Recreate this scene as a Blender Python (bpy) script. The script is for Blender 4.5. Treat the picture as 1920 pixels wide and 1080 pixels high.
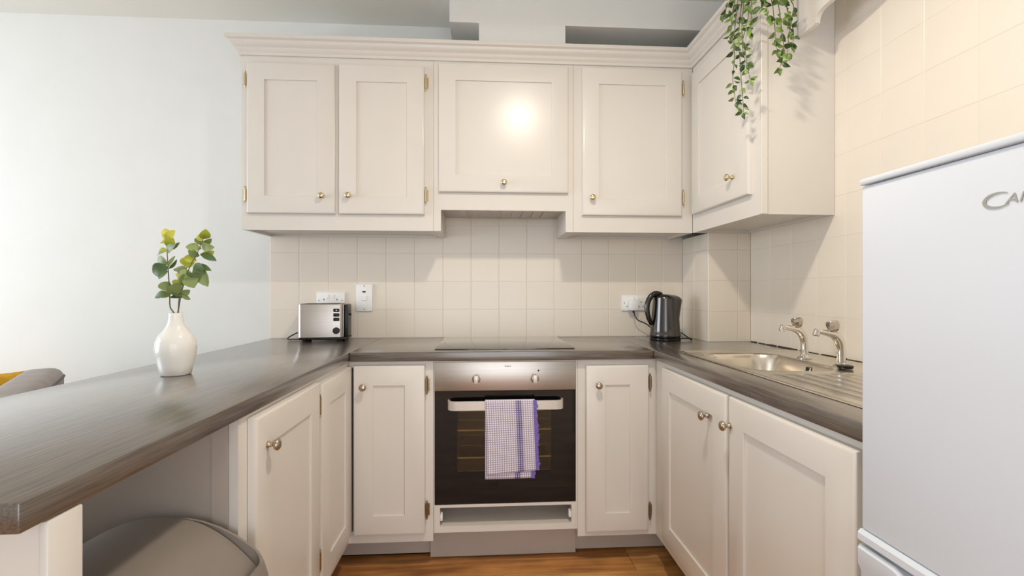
import bpy, bmesh, math, random
from mathutils import Vector, Matrix

# ------------------------------------------------------------------ camera, world, lights, exposure
for o in list(bpy.data.objects): bpy.data.objects.remove(o)
S = bpy.context.scene
COL = S.collection
F, SY, YAW = 868.0, 6.0, 0.06
CAM = Vector((0, -2.52, 1.156))
cd = bpy.data.cameras.new('camera'); cam = bpy.data.objects.new('camera', cd); COL.objects.link(cam)
cd.sensor_fit = 'HORIZONTAL'; cd.sensor_width = 36; cd.lens = 36 * F / 1920; cd.shift_y = SY / 1920
cd.clip_start = 0.02
cam.location = CAM; cam.rotation_euler = (math.pi / 2, 0, -YAW)
S.camera = cam

world = bpy.data.worlds.new('world'); S.world = world; world.use_nodes = True
bg = world.node_tree.nodes['Background']
bg.inputs['Color'].default_value = (0.93, 0.96, 1.0, 1); bg.inputs['Strength'].default_value = 0.95

def area(name, loc, rot, sx, sy, power, col):
    l = bpy.data.lights.new(name, 'AREA'); l.shape = 'RECTANGLE'; l.size = sx; l.size_y = sy
    l.energy = power; l.color = col
    o = bpy.data.objects.new(name, l); COL.objects.link(o); o.location = loc; o.rotation_euler = rot
    return o
# daylight through the living-room window in the left wall
area('daylight_window', (-3.93, -1.55, 1.35), (0, -math.pi / 2, 0), 1.7, 1.9, 51, (0.80, 0.90, 1.0))

# added fill light behind the camera, brightening the lower cabinet doors
area('rear_fill_light', (.25, -4.42, 1.06), (math.pi / 2, 0, 0), 2.5, 2.0, 25, (0.86, 0.93, 1.0))

S.view_settings.view_transform = 'Standard'
S.view_settings.look = 'None'
S.view_settings.exposure = 0.32
S.view_settings.gamma = 1.0
S.view_settings.use_curve_mapping = False

PI = math.pi
R = random.Random(7)

# ------------------------------------------------------------------ materials
def lin(h):
    if isinstance(h, str):
        c = [int(h[i:i + 2], 16) / 255 for i in (0, 2, 4)]
        return tuple((v / 12.92 if v <= .04045 else ((v + .055) / 1.055) ** 2.4) for v in c)
    return h
def newmat(name):
    m = bpy.data.materials.new(name); m.use_nodes = True
    nt = m.node_tree; b = nt.nodes['Principled BSDF']
    return m, nt, b
def N(nt, t, **kw):
    n = nt.nodes.new(t)
    for k, v in kw.items():
        if k in n.inputs: n.inputs[k].default_value = v
        else: setattr(n, k, v)
    return n
def L(nt, a, b): nt.links.new(a, b)
def coords(nt, scale=(1, 1, 1), src='Object'):
    tc = N(nt, 'ShaderNodeTexCoord'); mp = N(nt, 'ShaderNodeMapping'); mp.inputs['Scale'].default_value = scale
    L(nt, tc.outputs[src], mp.inputs['Vector']); return mp.outputs['Vector']
def mat(name, col, rough=.5, metal=0., var=.04, scale=(6, 6, 6), bump=0., bscale=None, coat=0., spec=.5, trans=0., ior=1.45):
    m, nt, b = newmat(name); c = lin(col)
    v = coords(nt, scale); nz = N(nt, 'ShaderNodeTexNoise'); nz.inputs['Scale'].default_value = 1; nz.inputs['Detail'].default_value = 4
    L(nt, v, nz.inputs['Vector'])
    rp = N(nt, 'ShaderNodeValToRGB')
    rp.color_ramp.elements[0].position = .3; rp.color_ramp.elements[1].position = .7
    rp.color_ramp.elements[0].color = (*[max(0, k * (1 - var)) for k in c], 1)
    rp.color_ramp.elements[1].color = (*[min(1, k * (1 + var)) for k in c], 1)
    L(nt, nz.outputs['Fac'], rp.inputs['Fac']); L(nt, rp.outputs['Color'], b.inputs['Base Color'])
    b.inputs['Roughness'].default_value = rough; b.inputs['Metallic'].default_value = metal
    b.inputs['Specular IOR Level'].default_value = spec; b.inputs['IOR'].default_value = ior
    b.inputs['Coat Weight'].default_value = coat; b.inputs['Transmission Weight'].default_value = trans
    if bump:
        n2 = N(nt, 'ShaderNodeTexNoise'); n2.inputs['Scale'].default_value = 1; n2.inputs['Detail'].default_value = 3
        L(nt, coords(nt, bscale or (80, 80, 80)), n2.inputs['Vector'])
        bp = N(nt, 'ShaderNodeBump'); bp.inputs['Strength'].default_value = bump; bp.inputs['Distance'].default_value = .002
        L(nt, n2.outputs['Fac'], bp.inputs['Height']); L(nt, bp.outputs['Normal'], b.inputs['Normal'])
    return m
def wood(name, dark, light, grain, rough, contrast=(.35, .7), bump=.1, knots=False, spec=.5, coat=0.):
    m, nt, b = newmat(name)
    v = coords(nt, grain)
    nz = N(nt, 'ShaderNodeTexNoise'); nz.inputs['Scale'].default_value = 1; nz.inputs['Detail'].default_value = 6; nz.inputs['Distortion'].default_value = .4
    L(nt, v, nz.inputs['Vector'])
    rp = N(nt, 'ShaderNodeValToRGB'); e = rp.color_ramp.elements
    e[0].position, e[1].position = contrast; e[0].color = (*lin(dark), 1); e[1].color = (*lin(light), 1)
    L(nt, nz.outputs['Fac'], rp.inputs['Fac'])
    out = rp.outputs['Color']
    n3 = N(nt, 'ShaderNodeTexNoise'); n3.inputs['Scale'].default_value = 1; n3.inputs['Detail'].default_value = 2
    L(nt, coords(nt, (3, 3, 3) if not knots else (5, 9, 5)), n3.inputs['Vector'])
    r3 = N(nt, 'ShaderNodeValToRGB'); r3.color_ramp.elements[0].position = .3; r3.color_ramp.elements[1].position = .62
    r3.color_ramp.elements[0].color = (.62, .6, .58, 1) if knots else (.85, .85, .85, 1); r3.color_ramp.elements[1].color = (1, 1, 1, 1)
    L(nt, n3.outputs['Fac'], r3.inputs['Fac'])
    mx = N(nt, 'ShaderNodeMix'); mx.data_type = 'RGBA'; mx.blend_type = 'MULTIPLY'; mx.inputs[0].default_value = 1
    L(nt, out, mx.inputs[6]); L(nt, r3.outputs['Color'], mx.inputs[7]); out = mx.outputs[2]
    L(nt, out, b.inputs['Base Color']); b.inputs['Roughness'].default_value = rough; b.inputs['Specular IOR Level'].default_value = spec; b.inputs['Coat Weight'].default_value = coat; b.inputs['Coat Roughness'].default_value = .21; b.inputs['Coat IOR'].default_value = 1.6
    bp = N(nt, 'ShaderNodeBump'); bp.inputs['Strength'].default_value = bump; bp.inputs['Distance'].default_value = .001
    L(nt, nz.outputs['Fac'], bp.inputs['Height']); L(nt, bp.outputs['Normal'], b.inputs['Normal'])
    return m

M = {}
M['paint'] = mat('cabinet_paint', 'DED8D0', .27, var=.012, bump=.03, bscale=(60, 60, 60))
M['kick_shaded'] = mat('shaded_plinth_paint', 'B8ABA0', .45, var=.04)  # darker than the cabinet paint: shade under the units put into the colour
M['wall'] = mat('wall_paint', 'E4E4E0', .75, var=.012, bump=.05, bscale=(150, 150, 150))
M['ceil'] = mat('ceiling_paint', 'E6E4DC', .85, var=.01)
M['tile'] = mat('painted_tile', 'E9DFD1', .28, var=.02, scale=(2, 2, 2), bump=.05, bscale=(14, 14, 14))
M['grout'] = mat('painted_grout', 'E2D8C8', .6, var=.03)
M['worktop_x'] = wood('laminate_along_x', '493F35', '6E6156', (10, 330, 330), .28, bump=0, spec=.8, coat=1.0)
M['worktop_y'] = wood('laminate_along_y', '493F35', '6E6156', (330, 10, 330), .28, bump=0, spec=.8, coat=1.0)
M['floor'] = wood('oak_floor', '98602E', 'DA9A56', (3, 45, 45), .42, (.3, .72), .06, True)
M['floor2'] = wood('oak_floor_pale', 'B67A3E', 'E6B06A', (3, 45, 45), .42, (.3, .72), .06, True)
M['gap'] = mat('floor_gap', '2A1A0E', .9)
M['steel'] = mat('brushed_steel', 'BDB4AC', .34, 1, var=.05, scale=(2, 2, 220), bump=.02, bscale=(4, 4, 400))
M['sinksteel'] = mat('sink_steel', 'DED6C8', .24, 1, var=.05, scale=(40, 40, 40))
M['chrome'] = mat('chrome', 'E6E2DC', .08, 1, var=.02)
M['nickel'] = mat('satin_nickel', 'B8AA98', .25, 1, var=.05)
M['brass'] = mat('polished_brass', 'DCCBA6', .2, 1, var=.05)
M['oldbrass'] = mat('aged_brass', '9A8868', .3, 1, var=.15, scale=(60, 60, 60))
M['glass'] = mat('oven_glass', '0A0808', .05, 0, var=.1)
M['hob'] = mat('hob_glass', '090807', .035, 0, var=.1, spec=1.0, coat=.6, ior=1.7)
M['black'] = mat('black_plastic', '0E0C0C', .35, var=.1)
M['white'] = mat('white_plastic', 'F4F3F1', .35, var=.01)
M['fridge'] = mat('fridge_enamel', 'D9DEE5', .28, var=.008, bump=.02, bscale=(120, 120, 120))
M['logo'] = mat('logo_grey', 'B4B3A8', .35, .6)
M['darkgrey'] = mat('gap_dark', '55565C', .6)
M['print'] = mat('print_black', '151313', .5)
M['handle'] = mat('satin_handle', 'D8CFC6', .35, .35, var=.03)
M['kettle'] = mat('gunmetal', '5A5756', .16, .95, var=.05)
M['kettle_black'] = mat('kettle_black', '0C0B0C', .2, var=.05)
M['ceramic'] = mat('white_ceramic', 'F1EEE8', .14, var=.01, coat=.3)
M['binlid'] = mat('bin_plastic', '8A8077', .38, var=.03)
M['binbody'] = mat('bin_body_plastic', '8A8178', .42, var=.04)
M['tub'] = mat('pale_tub', 'C9C69A', .4, var=.03)
M['sofa'] = mat('sofa_fabric', 'A59C98', .85, var=.08, scale=(14, 14, 14), bump=.35, bscale=(320, 320, 320))
M['seam'] = mat('sofa_seam', '6E6664', .9)
M['mustard'] = mat('mustard_velvet', 'D9A11A', .75, var=.25, scale=(18, 18, 18), bump=.3, bscale=(60, 60, 60))
M['stem'] = mat('green_stem', '6F6A45', .55, var=.15, scale=(30, 30, 30))
M['acrylic'] = mat('clear_acrylic', 'C4BAAE', .05, .85, var=.03)
M['interior'] = mat('oven_interior', '8E8264', .5, .1, var=.05)
M['wire'] = mat('rack_wire', 'E6DDC6', .35, .3)
M['caulk'] = mat('old_sealant', '4A3B2C', .8, var=.4, scale=(90, 90, 90))
def panemat():
    m, nt, b = newmat('smoked_pane'); out = nt.nodes['Material Output']
    tr = N(nt, 'ShaderNodeBsdfTransparent'); tr.inputs[0].default_value = (.78, .70, .54, 1)
    gl = N(nt, 'ShaderNodeBsdfGlossy'); gl.inputs['Roughness'].default_value = .04
    fr_ = N(nt, 'ShaderNodeFresnel'); fr_.inputs[0].default_value = 1.5
    mx = N(nt, 'ShaderNodeMixShader'); L(nt, fr_.outputs[0], mx.inputs[0]); L(nt, tr.outputs[0], mx.inputs[1]); L(nt, gl.outputs[0], mx.inputs[2])
    L(nt, mx.outputs[0], out.inputs['Surface']); nt.nodes.remove(b); return m
M['pane'] = panemat()
M['neon'] = mat('switch_neon', '3A1614', .3)
M['pot'] = mat('plant_pot', 'D8D4CC', .6, var=.05)

def leafmat(name, a, b_, rough=.42):
    m, nt, b = newmat(name)
    oi = N(nt, 'ShaderNodeObjectInfo')
    rp = N(nt, 'ShaderNodeValToRGB'); e = rp.color_ramp.elements
    e[0].position, e[1].position = .1, .9; e[0].color = (*lin(a), 1); e[1].color = (*lin(b_), 1)
    L(nt, oi.outputs['Random'], rp.inputs['Fac'])
    nz = N(nt, 'ShaderNodeTexNoise'); nz.inputs['Scale'].default_value = 3
    L(nt, coords(nt, (60, 60, 60)), nz.inputs['Vector'])
    mx = N(nt, 'ShaderNodeMix'); mx.data_type = 'RGBA'; mx.blend_type = 'MULTIPLY'; mx.inputs[0].default_value = .35
    L(nt, rp.outputs['Color'], mx.inputs[6]); L(nt, nz.outputs['Color'], mx.inputs[7])
    L(nt, mx.outputs[2], b.inputs['Base Color']); b.inputs['Roughness'].default_value = rough
    b.inputs['Subsurface Weight'].default_value = .0
    return m
M['ivy'] = leafmat('ivy_leaf', '2C4A1A', '84A048')
M['euc'] = leafmat('eucalyptus_leaf', '53703C', 'A0B06A')
M['euc_young'] = leafmat('eucalyptus_shoot', 'B9C23C', 'DCD84E')

def towelmat():
    m, nt, b = newmat('waffle_check')
    v = coords(nt, (1, 1, 1), 'UV')
    sp = N(nt, 'ShaderNodeSeparateXYZ'); L(nt, v, sp.inputs[0])
    def tri(sock, freq, lo, hi):
        mu = N(nt, 'ShaderNodeMath', operation='MULTIPLY'); mu.inputs[1].default_value = freq; L(nt, sock, mu.inputs[0])
        fr = N(nt, 'ShaderNodeMath', operation='PINGPONG'); fr.inputs[1].default_value = 1; L(nt, mu.outputs[0], fr.inputs[0])
        mr = N(nt, 'ShaderNodeMapRange'); mr.inputs['From Min'].default_value = lo; mr.inputs['From Max'].default_value = hi
        L(nt, fr.outputs[0], mr.inputs['Value']); return mr.outputs['Result']
    a = tri(sp.outputs[0], 42, .52, .72); c = tri(sp.outputs[1], 66, .55, .75)
    mxm = N(nt, 'ShaderNodeMath', operation='MAXIMUM'); L(nt, a, mxm.inputs[0]); L(nt, c, mxm.inputs[1])
    # broad purple band woven near the right edge
    band = N(nt, 'ShaderNodeMapRange'); band.inputs['From Min'].default_value = .60; band.inputs['From Max'].default_value = .67
    L(nt, sp.outputs[0], band.inputs['Value'])
    band2 = N(nt, 'ShaderNodeMapRange'); band2.inputs['From Min'].default_value = .79; band2.inputs['From Max'].default_value = .72
    L(nt, sp.outputs[0], band2.inputs['Value'])
    bm_ = N(nt, 'ShaderNodeMath', operation='MULTIPLY'); L(nt, band.outputs[0], bm_.inputs[0]); L(nt, band2.outputs[0], bm_.inputs[1])
    bs = N(nt, 'ShaderNodeMath', operation='MULTIPLY'); bs.inputs[1].default_value = .45; L(nt, bm_.outputs[0], bs.inputs[0])
    tot = N(nt, 'ShaderNodeMath', operation='MULTIPLY_ADD'); tot.inputs[1].default_value = .62; L(nt, mxm.outputs[0], tot.inputs[0]); L(nt, bs.outputs[0], tot.inputs[2]); tot.use_clamp = True
    mx = N(nt, 'ShaderNodeMix'); mx.data_type = 'RGBA'
    mx.inputs[6].default_value = (*lin('F6EEF2'), 1); mx.inputs[7].default_value = (*lin('5E4E8E'), 1)
    L(nt, tot.outputs[0], mx.inputs[0]); L(nt, mx.outputs[2], b.inputs['Base Color'])
    b.inputs['Roughness'].default_value = .9
    bp = N(nt, 'ShaderNodeBump'); bp.inputs['Strength'].default_value = .5; bp.inputs['Distance'].default_value = .002; bp.invert = True
    L(nt, mxm.outputs[0], bp.inputs['Height']); L(nt, bp.outputs['Normal'], b.inputs['Normal'])
    return m
M['towel'] = towelmat()
M['towel_plain'] = mat('towel_plain', 'D2C6D8', .9, var=.1, scale=(200, 20, 20))
M['fringe'] = mat('purple_yarn', '7A68B4', .9, var=.25, scale=(20, 20, 400), bump=.4, bscale=(100, 100, 500))

# ------------------------------------------------------------------ mesh helpers (world coordinates)
def bx(bm, x0, x1, y0, y1, z0, z1, bev=0, seg=2):
    m = Matrix.Translation(((x0 + x1) / 2, (y0 + y1) / 2, (z0 + z1) / 2)) @ Matrix.Diagonal((abs(x1 - x0), abs(y1 - y0), abs(z1 - z0), 1))
    r = bmesh.ops.create_cube(bm, size=1, matrix=m)
    if bev:
        ed = list({e for v in r['verts'] for e in v.link_edges})
        bmesh.ops.bevel(bm, geom=ed, offset=bev, segments=seg, affect='EDGES', profile=.5)
    return bm
def box(*a, **k): return bx(bmesh.new(), *a, **k)
def loft(bm, rings, closed=True, cap=True):
    vs = [[bm.verts.new(p) for p in r] for r in rings]
    n = len(vs[0])
    for a, b in zip(vs, vs[1:]):
        for i in range(n if closed else n - 1):
            j = (i + 1) % n
            bm.faces.new((a[i], a[j], b[j], b[i]))
    if cap and closed:
        bm.faces.new(vs[0]); bm.faces.new(vs[-1])
    return vs
def frame_axes(d):
    d = Vector(d).normalized(); up = Vector((0, 0, 1)) if abs(d.z) < .9 else Vector((1, 0, 0))
    a = d.cross(up).normalized(); b = a.cross(d).normalized(); return d, a, b
def lathe(bm, prof, org, axis=(0, 0, 1), n=24):
    d, a, b = frame_axes(axis); o = Vector(org)
    rings = [[o + d * h + (a * math.cos(2 * PI * i / n) + b * math.sin(2 * PI * i / n)) * max(r, .0002) for i in range(n)] for r, h in prof]
    loft(bm, rings); return bm
def spline(pts, sub=6):
    P = [Vector(p) for p in pts]; out = []
    for i in range(len(P) - 1):
        p0, p1, p2, p3 = P[max(i - 1, 0)], P[i], P[i + 1], P[min(i + 2, len(P) - 1)]
        for k in range(sub):
            t = k / sub
            out.append(.5 * ((2 * p1) + (p2 - p0) * t + (2 * p0 - 5 * p1 + 4 * p2 - p3) * t * t + (3 * p1 - p0 - 3 * p2 + p3) * t ** 3))
    out.append(P[-1]); return out
def tube(bm, pts, rad, n=10, sub=6, flat=1.0, ref=None):
    P = spline(pts, sub) if sub > 1 else [Vector(p) for p in pts]
    rings = []; m = len(P); a_prev = None
    for i, p in enumerate(P):
        d = (P[min(i + 1, m - 1)] - P[max(i - 1, 0)]).normalized()
        if a_prev is None:
            r0 = Vector(ref) if ref else (Vector((0, 0, 1)) if abs(d.z) < .9 else Vector((1, 0, 0)))
            a = (r0 - d * r0.dot(d)).normalized()
        else: a = (a_prev - d * a_prev.dot(d)).normalized()
        a_prev = a; b = d.cross(a)
        if isinstance(rad, (list, tuple)):
            f = i / (m - 1) * (len(rad) - 1); k = min(int(f), len(rad) - 2); r = rad[k] + (rad[k + 1] - rad[k]) * (f - k)
        else: r = rad
        rings.append([p + a * r * math.cos(2 * PI * k / n) + b * r * flat * math.sin(2 * PI * k / n) for k in range(n)])
    loft(bm, rings); return bm
def prism(bm, poly, axis, a0, a1):
    """extrude a 2D outline along world axis; poly gives the two other coordinates in order"""
    def P(u, v, w):
        return {'X': (w, u, v), 'Y': (u, w, v), 'Z': (u, v, w)}[axis]
    loft(bm, [[P(u, v, a0) for u, v in poly], [P(u, v, a1) for u, v in poly]]); return bm

def rrect(x0, x1, y0, y1, r, n=6):
    out = []
    for cx, cy, a0 in ((x1 - r, y1 - r, 0), (x0 + r, y1 - r, 90), (x0 + r, y0 + r, 180), (x1 - r, y0 + r, 270)):
        for k in range(n + 1):
            a = math.radians(a0 + 90 * k / n); out.append((cx + r * math.cos(a), cy + r * math.sin(a)))
    return out
def wloc(p):
    v = Vector((0, 0, 0))
    while p is not None: v += Vector(p.location); p = p.parent
    return v
def tag(o, label=None, cat=None, group=None, kind=None):
    if label: o['label'] = label
    if cat: o['category'] = cat
    if group: o['group'] = group
    if kind: o['kind'] = kind
    return o
def thing(name, loc, label, cat, group=None, rz=0):
    o = bpy.data.objects.new(name, None); COL.objects.link(o); o.location = loc; o.rotation_euler = (0, 0, rz)
    o.empty_display_size = .05
    return tag(o, label, cat, group)
def obj(name, bm, m, parent=None, local=False, smooth=True, sharp=35, label=None, recalc=True):
    if recalc: bmesh.ops.recalc_face_normals(bm, faces=bm.faces[:])
    me = bpy.data.meshes.new(name)
    if parent is not None and not local: bmesh.ops.translate(bm, verts=bm.verts[:], vec=-wloc(parent))
    off = None
    if parent is None and not local:
        xs = [v.co for v in bm.verts]
        off = Vector(((min(c.x for c in xs) + max(c.x for c in xs)) / 2, (min(c.y for c in xs) + max(c.y for c in xs)) / 2, min(c.z for c in xs)))
        bmesh.ops.translate(bm, verts=bm.verts[:], vec=-off)
    bm.to_mesh(me); bm.free()
    me.materials.append(M[m] if isinstance(m, str) else m)
    if smooth:
        me.polygons.foreach_set('use_smooth', [True] * len(me.polygons)); me.set_sharp_from_angle(angle=math.radians(sharp))
    o = bpy.data.objects.new(name, me); COL.objects.link(o)
    if parent is not None: o.parent = parent
    if off is not None: o.location = off
    if label: o['label'] = label
    return o
def inst(name, me, parent, loc, rot=None):
    o = bpy.data.objects.new(name, me); COL.objects.link(o); o.parent = parent
    o.location = Vector(loc) - wloc(parent)
    if rot is not None: o.rotation_euler = rot
    return o
def struct(name, bm, m, **k): return tag(obj(name, bm, m, **k), kind='structure')

def rects(bm, w, h, prof, T, close_front=False):
    """mitred rectangular loops: prof = [(inset, n)], T maps (u, v, n) to the world"""
    loops = [[T(i, i, n), T(w - i, i, n), T(w - i, h - i, n), T(i, h - i, n)] for i, n in prof]
    loft(bm, loops, cap=False); return loops

def facing(d, u0, v0, n0):
    """door plane: d = direction it faces; u0 start along the wall, v0 bottom, n0 plane of its back"""
    if d == '-Y': return lambda u, v, n: (u0 + u, n0 - n, v0 + v)
    if d == '+X': return lambda u, v, n: (n0 + n, u0 + u, v0 + v)
    if d == '-X': return lambda u, v, n: (n0 - n, u0 + u, v0 + v)

NORM = {'-Y': (0, -1, 0), '+X': (1, 0, 0), '-X': (-1, 0, 0)}
STILE = .082
def door(parent, d, u0, u1, v0, v1, n0, knob=None, hinges=(), metal='nickel', t=.02, name='door', label=None, hmetal='oldbrass', stile=STILE):
    T = facing(d, u0, v0, n0); w, h = u1 - u0, v1 - v0
    bm = bmesh.new()
    rec = .0065
    rects(bm, w, h, [(stile + .01, 0), (0, 0), (0, t - .009), (.0022, t - .0035), (.006, t - .0012), (.0105, t), (stile - .0008, t), (stile, t - .001), (stile, t - rec), (stile + .01, t - rec)], T)
    dr = obj(name, bm, 'paint', parent, label=label)
    bm = bmesh.new(); s = stile - .0
    rects(bm, w, h, [(s + .0002, t - rec - .006), (s + .0002, t - rec + .0002)], T)
    a = [T(s, s, t - rec + .0002), T(w - s, s, t - rec + .0002), T(w - s, h - s, t - rec + .0002), T(s, h - s, t - rec + .0002)]
    bm.faces.new([bm.verts.new(p) for p in a]); 
    a = [T(s, s, t - rec - .006), T(w - s, s, t - rec - .006), T(w - s, h - s, t - rec - .006), T(s, h - s, t - rec - .006)]
    bm.faces.new([bm.verts.new(p) for p in a])
    bmesh.ops.remove_doubles(bm, verts=bm.verts[:], dist=.00005)
    obj('panel', bm, 'paint', dr)
    if knob:
        p = T(knob[0] - u0, knob[1] - v0, t)
        bm = lathe(bmesh.new(), [(.0005, -.001), (.0085, -.001), (.009, .002), (.0062, .004), (.005, .012), (.0065, .016), (.0125, .019), (.0145, .0225), (.0142, .026), (.0118, .0295), (.007, .0315), (.0005, .032)], p, NORM[d])
        obj('knob', bm, metal, dr, sharp=50)
    for hu, hv in hinges:
        bm = bmesh.new()
        q = lambda du, dv, n: T(hu - u0 + du, hv - v0 + dv, n)
        lathe(bm, [(.0005, -.039), (.0025, -.038), (.0045, -.034), (.0022, -.031), (.0048, -.029), (.0048, .029), (.0022, .031), (.0045, .034), (.0025, .038), (.0005, .039)], q(0, 0, .013), (0, 0, 1), 12)
        for sg in (-1, 1):
            A, B = q(sg * .003, -.024, .0005 if True else 0), q(sg * .011, .024, .004)
            bx(bm, *sorted((A[0], B[0])), *sorted((A[1], B[1])), *sorted((A[2], B[2])))
        obj('hinge', bm, hmetal, dr)
    return dr
def frame_boxes(parent, d, u0, u1, v0, v1, n0, t, openings, name='face_frame'):
    """face frame: plate u0..u1 x v0..v1 with rectangular openings [(ua,ub,va,vb)] sharing rails"""
    T = facing(d, 0, 0, n0); bm = bmesh.new()
    us = sorted({u0, u1, *[o[0] for o in openings], *[o[1] for o in openings]})
    vs = sorted({v0, v1, *[o[2] for o in openings], *[o[3] for o in openings]})
    vert = {}
    def V(u, v, n):
        k = (round(u, 5), round(v, 5), n)
        if k not in vert: vert[k] = bm.verts.new(T(u, v, n))
        return vert[k]
    solid = {}
    for i in range(len(us) - 1):
        for j in range(len(vs) - 1):
            cu, cv = (us[i] + us[i + 1]) / 2, (vs[j] + vs[j + 1]) / 2
            solid[i, j] = not any(o[0] < cu < o[1] and o[2] < cv < o[3] for o in openings)
    for (i, j), s in solid.items():
        if not s: continue
        a, b, c, e = us[i], us[i + 1], vs[j], vs[j + 1]
        for n in (0, t): bm.faces.new((V(a, c, n), V(b, c, n), V(b, e, n), V(a, e, n)))
        for (di, dj, p, q) in ((-1, 0, (a, c), (a, e)), (1, 0, (b, c), (b, e)), (0, -1, (a, c), (b, c)), (0, 1, (a, e), (b, e))):
            if not solid.get((i + di, j + dj), False):
                bm.faces.new((V(*p, 0), V(*q, 0), V(*q, t), V(*p, t)))
    return obj(name, bm, 'paint', parent)

W = .906          # worktop height
WT = .038         # worktop thickness
CEIL = 2.585

# ------------------------------------------------------------------ room shell
def tile_field(parent, d, u0, u1, v0, v1, n0, ustart, vstart, gaps=(.0026, .0006), cache={}):
    """150 mm painted tiles, each its own object; n0 = plane of the tile face"""
    pitch, gu, gv, th = .1515, gaps[0], gaps[1], .0055
    def cells(a, b, s):
        e = []; k = math.floor((a - s) / pitch)
        while s + k * pitch < b - 1e-6:
            p, q = max(a, s + k * pitch), min(b, s + (k + 1) * pitch)
            if q - p > .012: e.append((p, q))
            k += 1
        return e
    for (ua, ub) in cells(u0, u1, ustart):
        for (va, vb) in cells(v0, v1, vstart):
            w, h = ub - ua - gu, vb - va - gv
            key = (d, round(w, 4), round(h, 4))
            if key not in cache:
                bm = bmesh.new(); T = facing(d, -w / 2, -h / 2, 0)
                c = .0007 + gu * .4; cv = .0003 + gv * .3
                lp = [[T(c * i, cv * i, n), T(w - c * i, cv * i, n), T(w - c * i, h - cv * i, n), T(c * i, h - cv * i, n)] for i, n in ((0, 0), (0, th - .0011), (.4, th - .0004), (1, th))]
                vs = loft(bm, lp, cap=False); bm.faces.new(vs[-1])
                bmesh.ops.recalc_face_normals(bm, faces=bm.faces[:])
                nrm = Vector(NORM[d])
                bm.faces.ensure_lookup_table(); f = bm.faces[-1]; f.normal_update()
                if f.normal.dot(nrm) < 0: bmesh.ops.reverse_faces(bm, faces=bm.faces[:])
                me = bpy.data.meshes.new('tile'); bm.to_mesh(me); bm.free(); me.materials.append(M['tile']); cache[key] = me
            P = facing(d, 0, 0, n0)((ua + ub) / 2, (va + vb) / 2, -th)
            inst('tile', cache[key], parent, P)

WX = 1.32         # right wall tile face
FL = struct('floor', box(-4.0, 1.45, -4.6, .10, -.06, -.012), 'gap')
# planks run along X, staggered end joints; one joint shows at X = .63 in front of the plinth
y = -.4575; row = 0
pcache = {}
while y > -4.5:
    L0 = 1.25; off = [.63, .08, .42, -.2][row % 4]; x = off - 4 * L0
    while x < 1.4:
        a, b = max(x, -3.98), min(x + L0, 1.40)
        if b - a > .02:
            w = round(b - a - .0015, 4)
            key = (w, (row * 3 + int(round((x - off) / L0))) % 3 == 0 or (row == 0 and abs(x - .63) < .01))
            if row == 0 and abs(x - .63) < .01: key = (w, True)
            if row == 0 and abs(x + L0 - .63) < .01: key = (w, False)
            if key not in pcache:
                bm = box(-w / 2, w / 2, -.089, .089, -.006, .006, bev=.001, seg=1)
                me = bpy.data.meshes.new('plank'); bm.to_mesh(me); bm.free(); me.materials.append(M['floor2' if key[1] else 'floor']); pcache[key] = me
            inst('plank', pcache[key], FL, ((a + b) / 2, y - .09, -.006))
        x += L0
    y -= .1795; row += 1
struct('ceiling', box(-4.0, 1.45, -4.6, .10, CEIL, CEIL + .06), 'ceil')
WB = struct('wall_back', box(-4.0, 1.45, .006, .10, 0, CEIL), 'wall')
WR = struct('wall_right', box(WX + .006, 1.45, -4.6, .006, 0, CEIL), 'wall')
obj('grout', box(-1.131, 1.1045, .0016, .006, W - .04, 1.664), 'grout', WB, smooth=False)
obj('grout', box(WX + .0007, WX + .006, -2.9, -.2965, W - .05, 2.55), 'grout', WR, smooth=False)
tile_field(WB, '-Y', -1.131, 1.1042, W + .001, 1.664, 0, -1.131, W)
tile_field(WR, '-X', -2.9, -.2975, W + .001, 2.545, WX, -.2975 - .1515 * 20, W, (.0008, .0008))
# tiled boxing in the corner
PX = 1.103; PY = -.298
PL = struct('wall_pillar', box(PX + .006, WX + .0055, PY + .006, .005, 0, 1.444), 'wall')
obj('grout', box(PX + .0016, PX + .006, PY + .002, 0, W - .03, 1.444), 'grout', PL, smooth=False)
obj('grout', box(PX + .002, WX, PY + .0016, PY + .006, W - .03, 1.444), 'grout', PL, smooth=False)
tile_field(PL, '-X', PY + .001, .0005, W + .001, 1.443, PX, PY + .001, W)
tile_field(PL, '-Y', PX + .001, WX + .0004, W + .001, 1.443, PY, PX + .001, W)
# plastered bulkhead and duct boxing above the wall cabinets
bm = box(-.165, WX, -.30, .006, 2.44, CEIL); bx(bm, -.025, .392, -.2998, .006, 2.30, 2.442)
struct('wall_bulkhead', bm, 'wall')
# living-room wall with the daylight window (left, out of view)
bm = bmesh.new()
for a in ((-4.6, -2.55, 0, CEIL), (-.55, .006, 0, CEIL), (-2.55, -.55, 0, .45), (-2.55, -.55, 2.25, CEIL)): bx(bm, -4.1, -3.96, *a)
struct('wall_left', bm, 'wall')
bm = bmesh.new()
for a in ((-2.55, -2.49, .45, 2.25), (-.61, -.55, .45, 2.25), (-1.58, -1.52, .45, 2.25), (-2.55, -.55, .45, .51), (-2.55, -.55, 2.19, 2.25)): bx(bm, -4.06, -4.0, *a)
struct('window_1', bm, 'white')
bm = bmesh.new()
for a in ((-4.0, -1.05, 0, CEIL), (1.55, 1.6, 0, CEIL), (-1.05, 1.55, 2.10, CEIL)): bx(bm, min(a[0], 1.44), min(a[1], 1.45), -4.40, -4.28, a[2], a[3])
struct('wall_rear', bm, 'wall')
bm = bmesh.new()
for x_ in (-1.05, .20, 1.37): bx(bm, x_, x_ + .07, -4.36, -4.31, .02, 2.10)
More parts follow.
